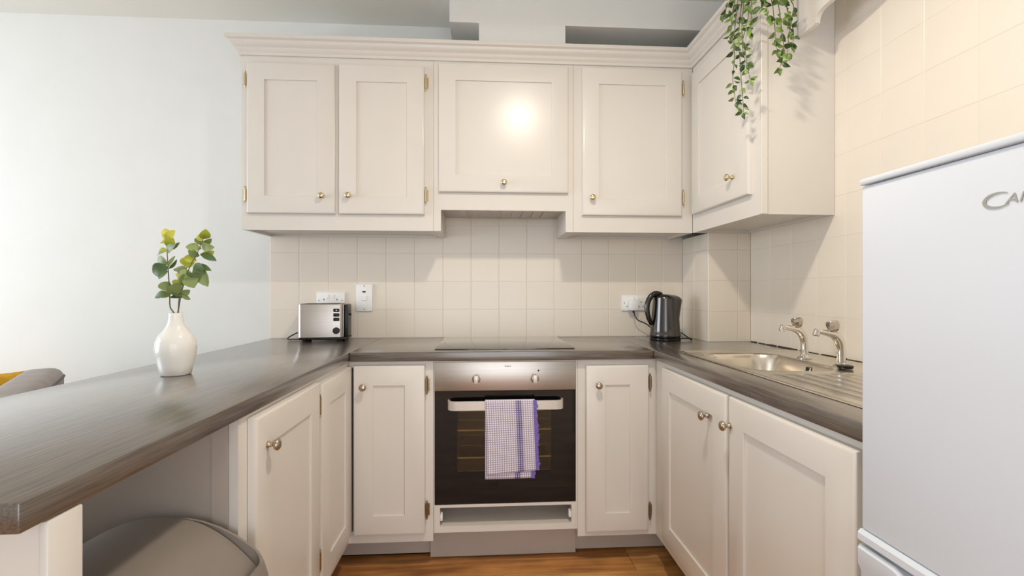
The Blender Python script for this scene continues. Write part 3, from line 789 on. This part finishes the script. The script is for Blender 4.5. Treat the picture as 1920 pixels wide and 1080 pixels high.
obj('end_cap', box(tx1 - .0195, tx1, ty0 + .010, ty1 - .010, W + .0220, zt - .002, bev=.006), 'black', ts)
obj('end_trim', box(tx1 - .0215, tx1 - .0198, ty0 + .004, ty1 - .004, W + .022, zt - .004, bev=.0005, seg=1), 'chrome', ts)
bm = bmesh.new()
obj('top_panel', box(tx0 + .012, tx1 - .032, ty0 + .018, ty1 - .018, zt - .0038, zt + .0015, bev=.001, seg=1), 'black', ts)
for yy in (-.128, -.088):
    obj('slot', box(tx0 + .03, tx1 - .05, yy - .011, yy + .011, zt + .0016, zt + .0024), 'print', ts)
obj('lever', box(tx1 + .0005, tx1 + .009, -.120, -.095, W + .125, W + .138, bev=.004), 'black', ts)
px_ = tx1 - .053
for k, zz in enumerate((.143, .120, .098)):
    b = obj('button', box(px_ - .0145, px_ + .0145, ty0 - .004, ty0 + .002, W + zz + .0 - .0085 + .012, W + zz + .0085 + .012, bev=.0035), 'black', ts)
    if k == 0: obj('indicator', lathe(bmesh.new(), [(.0005, 0), (.0028, 0), (.0005, .0008)], (px_, ty0 - .004, W + zz + .012), (0, -1, 0), 10), 'white', b)
dl = obj('dial', lathe(bmesh.new(), [(.0005, -.001), (.0165, -.001), (.0165, .010), (.0145, .013), (.0005, .0135)], (px_, ty0, W + .054), (0, -1, 0), 24), 'black', ts)
for a, b in ((tx0 + .03, ty0 + .02), (tx1 - .04, ty0 + .02), (tx0 + .03, ty1 - .02), (tx1 - .04, ty1 - .02)): obj('foot', lathe(bmesh.new(), [(.0005, 0), (.011, 0), (.013, .010), (.0005, .010)], (a, b, W + .0002), n=12), 'black', ts)
obj('cord', tube(bmesh.new(), [(tx0 + .004, -.06, W + .050), (tx0 - .025, -.07, W + .037), (tx0 - .062, -.085, W + .016), (tx0 - .058, -.10, W + .006), (tx0 - .02, -.09, W + .0045), (tx0 + .03, -.08, W + .0045)], .0030, 8), 'black', ts)

ts.rotation_euler = (0, 0, math.radians(8))
# ------------------------------------------------------------------ kettle
kx, ky = .927, -.195
kt = thing('kettle', (kx, ky, W), 'dark gunmetal cordless kettle with black handle in the right corner', 'kettle')
obj('power_base', lathe(bmesh.new(), [(.0005, 0), (.074, 0), (.077, .004), (.077, .012), (.072, .016), (.0005, .016)], (kx, ky, W + .0003), n=36), 'kettle_black', kt)
bm = bmesh.new(); rings = []; n = 48
prof = [(.0735, .0165), (.0765, .020), (.0765, .030), (.0745, .034), (.0725, .06), (.0685, .11), (.0645, .16), (.0615, .195), (.0605, .212)]
for r, hh in prof:
    ring = []
    for k in range(n):
        a = 2 * PI * k / n; sp = max(0, math.cos(a)) ** 10
        rr = r + sp * .026 * sm(.09, .212, hh); lift = .002 * sp * sm(.17, .212, hh)
        ring.append((kx + rr * math.cos(a), ky + rr * math.sin(a), W + hh + lift + (-.006 * math.cos(a) if hh > .2 else 0)))
    rings.append(ring)
loft(bm, rings); obj('body', bm, 'kettle', kt, sharp=50)
bm = bmesh.new(); rings = []
for f_, dz in ((.985, .0), (.965, .004), (.90, .0095), (.75, .0155), (.55, .0195), (.3, .022), (.02, .0228)):
    ring = []
    for k in range(n):
        a = 2 * PI * k / n; sp = max(0, math.cos(a)) ** 10; rr = (.0605 + sp * .026) * f_
        ring.append((kx + rr * math.cos(a), ky + rr * math.sin(a), W + .2125 + dz + (.002 * sp - .006 * math.cos(a)) * f_))
    rings.append(ring)
loft(bm, rings); obj('lid', bm, 'kettle', kt, sharp=60)
hp = [(kx - .020, ky - .004, W + .234), (kx - .050, ky - .006, W + .236), (kx - .078, ky - .010, W + .222), (kx - .096, ky - .012, W + .185), (kx - .097, ky - .012, W + .145), (kx - .088, ky - .011, W + .108), (kx - .074, ky - .008, W + .080)]
obj('handle', tube(bmesh.new(), hp, [.010, .012, .012, .012, .0115, .011, .010], 14, 7, flat=1.25), 'kettle_black', kt, sharp=60)
hp2 = [(a - .0065, b - .003, z_ + (.0065 if i < 2 else .002)) for i, (a, b, z_) in enumerate(hp)]
obj('handle_trim', tube(bmesh.new(), hp2, [.007, .0085, .0085, .0085, .008, .007, .005], 12, 7, flat=1.35), 'kettle', kt, sharp=60)
obj('cord', tube(bmesh.new(), [(.813, -.047, 1.046), (.818, -.05, 1.02), (.835, -.055, .998), (.862, -.06, .986), (.885, -.065, .972), (.91, -.075, .945), (.925, -.085, .92), (.93, -.09, W + .006)], .0032, 8), 'black', kt)
obj('cord_slack', tube(bmesh.new(), [(kx + .04, ky - .055, W + .012), (kx + .085, ky - .05, W + .012), (kx + .11, ky - .05, W + .011), (kx + .112, ky - .062, W + .0045), (kx + .108, ky - .03, W + .014), (kx + .085, ky + .01, W + .036), (kx + .06, ky + .03, W + .03)], .0030, 8), 'black', kt)

# ------------------------------------------------------------------ sockets and switch
def plate(name, x0, x1, z0, z1, lab, cat):
    t = thing(name, ((x0 + x1) / 2, -.005, z0), lab, cat)
    obj('faceplate', box(x0, x1, -.011, -.0005, z0, z1, bev=.003), 'white', t)
    return t
def dsocket(x0, z0, lab, toggle=None):
    t = plate('wall_socket', x0, x0 + .148, z0, z0 + .086, lab, 'socket')
    for k, cx in enumerate((x0 + .040, x0 + .108)):
        sx_ = cx + (.022 if k == 0 else -.022)
        obj('rocker_switch', box(sx_ - .006, sx_ + .006, -.0145, -.0105, z0 + .052, z0 + .074, bev=.0012, seg=1), 'white', t)
        bm = bmesh.new()
        bx(bm, cx - .002, cx + .002, -.0114, -.0108, z0 + .044, z0 + .052); bx(bm, cx - .0145, cx - .0085, -.0114, -.0108, z0 + .022, z0 + .026); bx(bm, cx + .0085, cx + .0145, -.0114, -.0108, z0 + .022, z0 + .026)
        obj('pin_holes', bm, 'print', t)
    for cx in (x0 + .014, x0 + .134):
        obj('screw', lathe(bmesh.new(), [(.0005, 0), (.003, 0), (.0005, .001)], (cx, -.011, z0 + .043), (0, -1, 0), 10), 'darkgrey', t)
    return t
dsocket(-.888, 1.064, 'white double wall socket behind the toaster')
dsocket(.757, 1.048, 'white double wall socket behind the kettle')
pg = thing('plug', (.815, -.03, 1.052), 'white mains plug pushed into the socket by the kettle', 'plug')
obj('plug_body', box(.789, .840, -.047, -.0165, 1.050, 1.108, bev=.006), 'white', pg)
obj('cable_grip', lathe(bmesh.new(), [(.0005, 0), (.0055, 0), (.0045, -.012), (.0005, -.012)], (.814, -.036, 1.0495)), 'black', pg)
t = plate('wall_switch', -.682, -.595, 1.050, 1.193, 'tall white fused cooker switch plate on the tiles right of the toaster', 'switch')
obj('rocker_switch', box(-.652, -.625, -.0155, -.0105, 1.105, 1.133, bev=.002, seg=1), 'white', t)
obj('neon_window', box(-.6475, -.6305, -.0118, -.0108, 1.149, 1.1565), 'neon', t)
for zz in (1.184, 1.060): obj('screw', lathe(bmesh.new(), [(.0005, 0), (.0032, 0), (.0005, .001)], (-.6385, -.011, zz), (0, -1, 0), 10), 'darkgrey', t)

# ------------------------------------------------------------------ vase with eucalyptus
vx, vy = -.922, -1.075
va = tag(obj('vase', lathe(bmesh.new(), [(r_ * (.80 if h_ < .15 else .88), h_ * .925) for r_, h_ in [(.0005, 0), (.045, 0), (.0495, .003), (.056, .03), (.0635, .06), (.0668, .085), (.0645, .108), (.055, .128), (.040, .143), (.028, .157), (.0225, .172), (.0205, .188), (.0208, .1985), (.0195, .200), (.0175, .198), (.0165, .18), (.0165, .16), (.0005, .16)]], (vx, vy, W + .0003), n=48), 'ceramic', sharp=60), 'glossy white ceramic bottle vase standing on the peninsula', 'vase')
# leaf meshes (unit length along +Y, slightly cupped)
def leaf_mesh(name, outline, cup, m, fold=.12):
    bm = bmesh.new(); rows = []
    for t_, hw in outline:
        z_ = cup * math.sin(PI * t_) * .5 - cup * t_ * t_ * .6
        rows.append([bm.verts.new((-hw, t_, z_ + fold * hw)), bm.verts.new((-hw * .5, t_, z_ + fold * hw * .3)), bm.verts.new((0, t_, z_)), bm.verts.new((hw * .5, t_, z_ + fold * hw * .3)), bm.verts.new((hw, t_, z_ + fold * hw))])
    for a, b in zip(rows, rows[1:]):
        for k in range(4): bm.faces.new((a[k], a[k + 1], b[k + 1], b[k]))
    me = bpy.data.meshes.new(name); bm.to_mesh(me); bm.free(); me.materials.append(M[m])
    me.polygons.foreach_set('use_smooth', [True] * len(me.polygons)); return me
ROUND = [(0, .02), (.12, .20), (.3, .36), (.5, .43), (.7, .38), (.88, .22), (1, .03)]
POINT = [(0, .02), (.15, .17), (.35, .27), (.55, .26), (.75, .17), (.92, .06), (1, .005)]
ME_E = leaf_mesh('leaf', ROUND, .18, 'euc'); ME_Y = leaf_mesh('leaf', ROUND, .25, 'euc_young'); ME_I = leaf_mesh('leaf', POINT, .22, 'ivy', .25)
def pix(px, py, y_):
    """point on the plane Y = y_ seen at photo pixel"""
    u = (px - 960) / F; v = -(py - 540 - SY) / F; c_, s_ = math.cos(YAW), math.sin(YAW)
    r = Vector((u * c_ + s_, -u * s_ + c_, v)); t_ = (y_ - CAM.y) / r.y; return CAM + r * t_
def place_leaf(me, parent, base, tip, width=1.0, roll=0.):
    base, tip = Vector(base), Vector(tip); d = tip - base; ln = d.length; d.normalize()
    face = (CAM - base).normalized(); x_ = d.cross(face)
    if x_.length < .05: x_ = Vector((1, 0, 0))
    x_.normalize(); q = Matrix.Rotation(roll, 3, d); x_ = q @ x_; z_ = x_.cross(d)
    o = bpy.data.objects.new('leaf', me); COL.objects.link(o); o.parent = parent
    m = Matrix((x_, d, z_)).transposed().to_4x4()
    o.location = base - wloc(parent); o.rotation_euler = m.to_euler(); o.scale = (ln * width, ln, ln)
    return o
eu = thing('eucalyptus_sprig', (vx, vy, W + .17), 'artificial eucalyptus stems with yellow-green tips standing in the white vase', 'plant')
def vz(px, py, dy=0): return pix(px, py, vy + dy)
stems = {
 'a': [(vx - .003, vy, W + .152), (vx - .006, vy, W + .184), vz(319, 575), vz(318, 548), vz(315, 500, .01), vz(313, 460, .015), vz(315, 434, .015)],
 'b': [(vx + .003, vy - .003, W + .152), (vx + .007, vy - .003, W + .184), vz(336, 573, -.005), vz(341, 545, -.01), vz(354, 505, -.02), vz(372, 470, -.02), vz(384, 440, -.02)],
 'c': [(vx + .0, vy + .004, W + .152), (vx + .004, vy + .004, W + .184), vz(336, 560, .01), vz(343, 525, .02), vz(352, 496, .02)]}
ST = {k: obj('stem', tube(bmesh.new(), p, [.0022, .0018, .0010], 6), 'stem', eu) for k, p in stems.items()}
# (stem, base px, tip px, width, roll, young, depth)
LV = [('a', (314, 452), (311, 428), .8, .2, 1, .01), ('a', (314, 450), (325, 432), .8, -.6, 1, .0), ('a', (314, 455), (300, 452), .7, .5, 1, .02), ('a', (313, 462), (322, 444), .9, .3, 1, .0),
 ('a', (314, 470), (292, 477), .6, .9, 0, .02), ('a', (314, 468), (336, 456), .35, .3, 0, .0), ('a', (315, 474), (326, 458), .6, -.9, 0, -.02), ('a', (314, 472), (300, 466), .7, .2, 1, -.02),
 ('a', (315, 500), (284, 512), .95, .2, 0, .0), ('a', (315, 495), (293, 485), 1.0, -.5, 0, .02), ('a', (316, 504), (332, 488), .3, .5, 0, -.01), ('a', (315, 502), (327, 480), .3, -.4, 0, .01), ('a', (315, 508), (296, 522), .8, .9, 0, -.02),
 ('a', (318, 546), (301, 528), .8, .2, 0, .0), ('a', (318, 551), (288, 556), .6, .6, 0, -.01), ('a', (318, 556), (300, 540), .8, -.5, 1, .02), ('a', (318, 552), (334, 532), .9, .4, 0, -.01), ('a', (318, 558), (345, 556), .55, -.8, 0, .02),
 ('b', (382, 448), (386, 432), .9, .2, 1, -.02), ('b', (381, 452), (370, 440), .9, -.3, 1, -.01), ('b', (382, 456), (396, 449), .6, .5, 0, -.02), ('b', (379, 460), (366, 446), .8, .4, 0, -.01),
 ('b', (378, 466), (348, 462), .75, .4, 0, -.02), ('b', (378, 462), (399, 464), .6, .2, 0, -.02), ('b', (376, 476), (405, 488), .5, -.3, 0, -.01), ('b', (375, 478), (402, 473), .75, .6, 1, .0), ('b', (374, 480), (352, 470), .9, -.5, 0, -.03),
 ('b', (368, 490), (345, 480), .9, .3, 1, -.02), ('b', (366, 494), (380, 512), .8, .4, 0, -.03), ('b', (366, 496), (388, 536), .55, .2, 0, -.02), ('b', (362, 500), (394, 505), .45, -.6, 0, -.01),
 ('b', (357, 508), (336, 520), 1.0, .2, 0, -.03), ('b', (356, 512), (362, 538), .95, .4, 0, -.03), ('b', (355, 514), (338, 534), .9, -.4, 0, -.02), ('b', (352, 520), (372, 520), .9, .5, 0, -.02),
 ('c', (352, 500), (342, 482), .9, .2, 1, .01), ('c', (351, 502), (360, 480), .9, -.4, 1, .0), ('c', (348, 512), (328, 500), .7, .5, 0, .02), ('c', (348, 515), (330, 518), .9, .2, 0, .0), ('c', (345, 528), (330, 512), .5, .3, 1, -.01),
 ('c', (342, 542), (326, 522), .7, .4, 1, .0), ('c', (341, 546), (318, 548), .85, -.3, 0, .0), ('c', (340, 550), (356, 562), .6, .5, 0, -.01), ('c', (340, 552), (355, 545), .7, .2, 0, -.01), ('c', (338, 556), (325, 542), .9, .4, 0, .01)]
for s, b, tp, wd, rl, yg, dy in LV:
    bb = vz(b[0], b[1], dy * .3); dirj = R.uniform(-.012, .012)
    tt = vz(tp[0], tp[1], dy + dirj)
    place_leaf(ME_Y if yg else ME_E, ST[s], bb, tt, wd * 1.05, rl)

# ------------------------------------------------------------------ trailing plant on the right wall cabinet
tp_ = thing('trailing_plant', (1.15, -.74, 2.301), 'trailing artificial ivy hanging over the corner of the right wall cabinet', 'plant')
obj('pot', lathe(bmesh.new(), [(.0005, 0), (.05, 0), (.062, .10), (.058, .10), (.05, .09), (.0005, .088)], (1.15, -.74, 2.302), n=28), 'pot', tp_)
def onx(px, py, x_):
    u = (px - 960) / F; v = -(py - 540 - SY) / F; c_, s_ = math.cos(YAW), math.sin(YAW)
    r = Vector((u * c_ + s_, -u * s_ + c_, v)); t_ = x_ / r.x; return CAM + r * t_
POT = Vector((1.15, -.74, 2.39))
def strand(pixs, plane, n_leaves, size, spread, y_=None):
    P = [(onx(px, py, plane) if y_ is None else pix(px, py, y_)) for px, py in pixs]
    top = P[0].copy(); top.z = max(2.36, top.z + .02); mid = (POT + top) / 2; mid.z = 2.43
    pts = [POT, mid, top] + P
    st = obj('stem', tube(bmesh.new(), pts, [.0022, .0018, .0009], 6, 5), 'stem', tp_)
    Q = spline(P, 8); m = len(Q)
    for k in range(n_leaves):
        f = (k + R.uniform(0, .9)) / n_leaves; i = min(int(f * (m - 1)), m - 1); b = Q[i]
        ang = R.uniform(-1, 1) * 1.15 + (.75 if k % 2 else -.75)
        ln = size * R.uniform(.75, 1.2)
        side = Vector((math.sin(ang) * .72, -math.sin(ang) * .66 if y_ is None else R.uniform(-.5, .3), -.35 - .6 * R.random()))
        if R.random() < .22: side.z = R.uniform(.1, .6)
        side += Vector((R.uniform(-.35, .15), R.uniform(-.5, .1), 0)); side.normalize()
        b2 = b + side * .004
        place_leaf(ME_I, st, b2, b2 + side * ln, R.uniform(.85, 1.2), R.uniform(-.9, .9))
    place_leaf(ME_I, st, Q[-1], Q[-1] + Vector((.004, -.004, -size)), 1, R.uniform(-.4, .4))
A = .955
strand([(1372, -10), (1364, 12), (1352, 30)], A, 11, .026, 1)
strand([(1380, -10), (1374, 20), (1371, 45), (1370, 68)], A + .005, 15, .026, 1)
strand([(1384, -12), (1380, 30), (1376, 80), (1377, 110), (1374, 150), (1378, 182), (1380, 192)], A - .005, 24, .025, 1)
strand([(1392, -10), (1388, 30), (1385, 70), (1388, 120), (1391, 165), (1394, 205), (1393, 212)], A, 26, .025, 1)
strand([(1402, -10), (1404, 20), (1399, 50), (1392, 80), (1396, 110), (1401, 120)], A, 16, .026, 1)
strand([(1408, -10), (1410, 18), (1408, 40), (1407, 62)], A + .004, 13, .027, 1)
strand([(1398, -10), (1394, 10), (1391, 60), (1398, 100), (1405, 143), (1408, 150)], A - .006, 16, .024, 1)
B_ = -.945
strand([(1432, -10), (1436, 8), (1440, 30)], A, 10, .030, 1, B_)
strand([(1446, -12), (1450, 20), (1453, 55), (1455, 82), (1458, 95)], A, 15, .029, 1, B_)
strand([(1458, -12), (1462, 25), (1466, 60), (1470, 95), (1464, 122), (1460, 128)], A, 18, .028, 1, B_ - .01)
strand([(1470, -12), (1477, 20), (1482, 45), (1478, 75), (1477, 100)], A, 16, .028, 1, B_)
strand([(1480, -12), (1488, 12), (1484, 40), (1488, 62), (1486, 85)], A, 14, .027, 1, B_ - .005)

# ------------------------------------------------------------------ bin and tub under the peninsula
bn = thing('bin', (-.693, -1.612, 0), 'grey-beige plastic swing-top bin pushed under the peninsula', 'bin')
bcx, bcy = -.693, -1.612; bhx, bhy = .222, .165
def ringxy(hx, hy, r, z_, n=6, zf=None):
    return [(bcx + a, bcy + b, (zf(a, b) if zf else z_)) for a, b in rrect(-hx, hx, -hy, hy, r, n)]
bm = bmesh.new(); loft(bm, [ringxy(.165, .115, .05, .0005), ringxy(.17, .12, .05, .006), ringxy(.215, .158, .05, .455), ringxy(.222, .165, .05, .462), ringxy(.222, .165, .05, .478)])
obj('body', bm, 'binbody', bn)
arch = lambda a: .560 + .098 * (1 - (abs(a) / .21) ** 2.1)
bm = bmesh.new()
R0 = rrect(-.226, .226, -.169, .169, .05, 8)
def dens(poly, k=6):
    out = []
    for i, p in enumerate(poly):
        q = poly[(i + 1) % len(poly)]
        nseg = k if math.hypot(q[0] - p[0], q[1] - p[1]) > .05 else 1
        for j in range(nseg): out.append((p[0] + (q[0] - p[0]) * j / nseg, p[1] + (q[1] - p[1]) * j / nseg))
    return out
def rr(hx, hy, r): return dens(rrect(-hx, hx, -hy, hy, r, 8), 10)
def ringz(hx, hy, r, zf): return [(bcx + a, bcy + b, zf(a)) for a, b in rr(hx, hy, r)]
loft(bm, [ringz(.228, .171, .05, lambda a: .466), ringz(.228, .171, .05, lambda a: .485), ringz(.222, .166, .04, lambda a: .52 + (arch(a) - .52) * .35), ringz(.213, .160, .03, lambda a: arch(min(abs(a), .205)) - .006), ringz(.210, .157, .028, lambda a: arch(min(abs(a), .205))), ringz(.205, .152, .026, lambda a: arch(min(abs(a), .205)) - .001), ringz(.202, .149, .026, lambda a: arch(min(abs(a), .2)) - .03)], cap=False)
obj('lid_surround', bm, 'binlid', bn, sharp=45)
# flap: arched plate tipped a little so its right end drops below the rim
bm = bmesh.new(); nx, ny = 30, 12; tops = {}; bots = {}
tilt = -.055
for i in range(nx + 1):
    for j in range(ny + 1):
        a = -.196 + .392 * i / nx; b = -.1455 + .291 * j / ny
        z_ = arch(a) + .004 + tilt * (a) + .004 * (1 - (b / .1455) ** 4)
        if a > .06: z_ -= .55 * (a - .06) ** 1.6
        tops[i, j] = bm.verts.new((bcx + a, bcy + b, z_)); bots[i, j] = bm.verts.new((bcx + a, bcy + b, z_ - .004))
for i in range(nx):
    for j in range(ny):
        bm.faces.new((tops[i, j], tops[i + 1, j], tops[i + 1, j + 1], tops[i, j + 1])); bm.faces.new((bots[i, j], bots[i, j + 1], bots[i + 1, j + 1], bots[i + 1, j]))
for i in range(nx):
    for j in (0, ny): bm.faces.new((tops[i, j], bots[i, j], bots[i + 1, j], tops[i + 1, j]))
for j in range(ny):
    for i in (0, nx): bm.faces.new((tops[i, j], tops[i, j + 1], bots[i, j + 1], bots[i, j]))
obj('flap', bm, 'binlid', bn, sharp=45)

tb = thing('storage_tub', (-1.015, -1.575, 0), 'pale yellow-green plastic tub behind the bin under the peninsula', 'tub')
bm = bmesh.new()
T0 = lambda hx, hy, z_: [(-1.015 + a, -1.575 + b, z_) for a, b in rrect(-hx, hx, -hy, hy, .04, 6)]
loft(bm, [T0(.070, .10, .0005), T0(.084, .118, .590), T0(.082, .116, .590), T0(.068, .098, .006)])
obj('body', bm, 'tub', tb)
bm = bmesh.new(); loft(bm, [T0(.085, .119, .575), T0(.091, .126, .575), T0(.092, .127, .602), T0(.088, .122, .606), T0(.0852, .1195, .598), T0(.085, .119, .575)], cap=False)
obj('rim', bm, 'tub', tb)

# ------------------------------------------------------------------ sofa and cushion beyond the peninsula
ANG = math.radians(34)
so = thing('sofa', (-1.90, -.30, 0), 'grey fabric sofa seen beyond the peninsula by the white wall', 'sofa', rz=ANG)
# local: +x is the back of the sofa, which faces the kitchen; the sofa runs along -y
def rb(x0, x1, y0, y1, z0, z1, bev): return box(x0, x1, y0, y1, z0, z1, bev=bev, seg=5)
bk = obj('backrest', rb(-.145, .0, -1.10, .02, .10, .815, .045), 'sofa', so, local=True)
obj('piping', tube(bmesh.new(), [(-.100, .016, .775), (-.03, .012, .775), (.000, -.02, .775), (.001, -.3, .775), (.001, -.9, .775), (-.004, -1.09, .775)], .004, 8, 5), 'seam', bk, local=True)
obj('back_cushion', rb(-.34, -.146, -.94, -.40, .401, .80, .07), 'sofa', so, local=True)
obj('seat', rb(-.90, -.146, -.95, .20, .12, .40, .05), 'sofa', so, local=True)
obj('arm', rb(-.90, -.146, -1.16, -.951, .10, .60, .06), 'sofa', so, local=True)
for a in (-.10, -.80):
    for b in (-.06, -1.04): obj('foot', lathe(bmesh.new(), [(.0005, 0), (.018, 0), (.025, .13), (.0005, .13)], (a, b, 0), n=12), 'black', so, local=True)
# mustard cushion propped on the sofa, one pointed corner up
bm = bmesh.new(); n = 20; V = {}
for sgn in (1, -1):
    for i in range(n + 1):
        for j in range(n + 1):
            u, v = 2 * i / n - 1, 2 * j / n - 1
            pin = 1 - .10 * (1 - abs(u) ** 2) * abs(v) ** 6; pin2 = 1 - .10 * (1 - abs(v) ** 2) * abs(u) ** 6
            th = .075 * max(0, (1 - u ** 4)) ** .6 * max(0, (1 - v ** 4)) ** .6
            if sgn < 0 and (i in (0, n) or j in (0, n)): V[sgn, i, j] = V[1, i, j]; continue
            V[sgn, i, j] = bm.verts.new((u * .195 * pin2, sgn * th, v * .195 * pin))
    for i in range(n):
        for j in range(n): bm.faces.new([V[sgn, a, b] for a, b in ((i, j), (i + 1, j), (i + 1, j + 1), (i, j + 1))])
cu = obj('cushion', bm, 'mustard', local=True, sharp=60)
cu.location = (-2.25, -.40, .618); cu.rotation_euler = (math.radians(4), math.radians(6), math.radians(48))
tag(cu, 'mustard yellow cushion propped on the grey sofa', 'cushion')
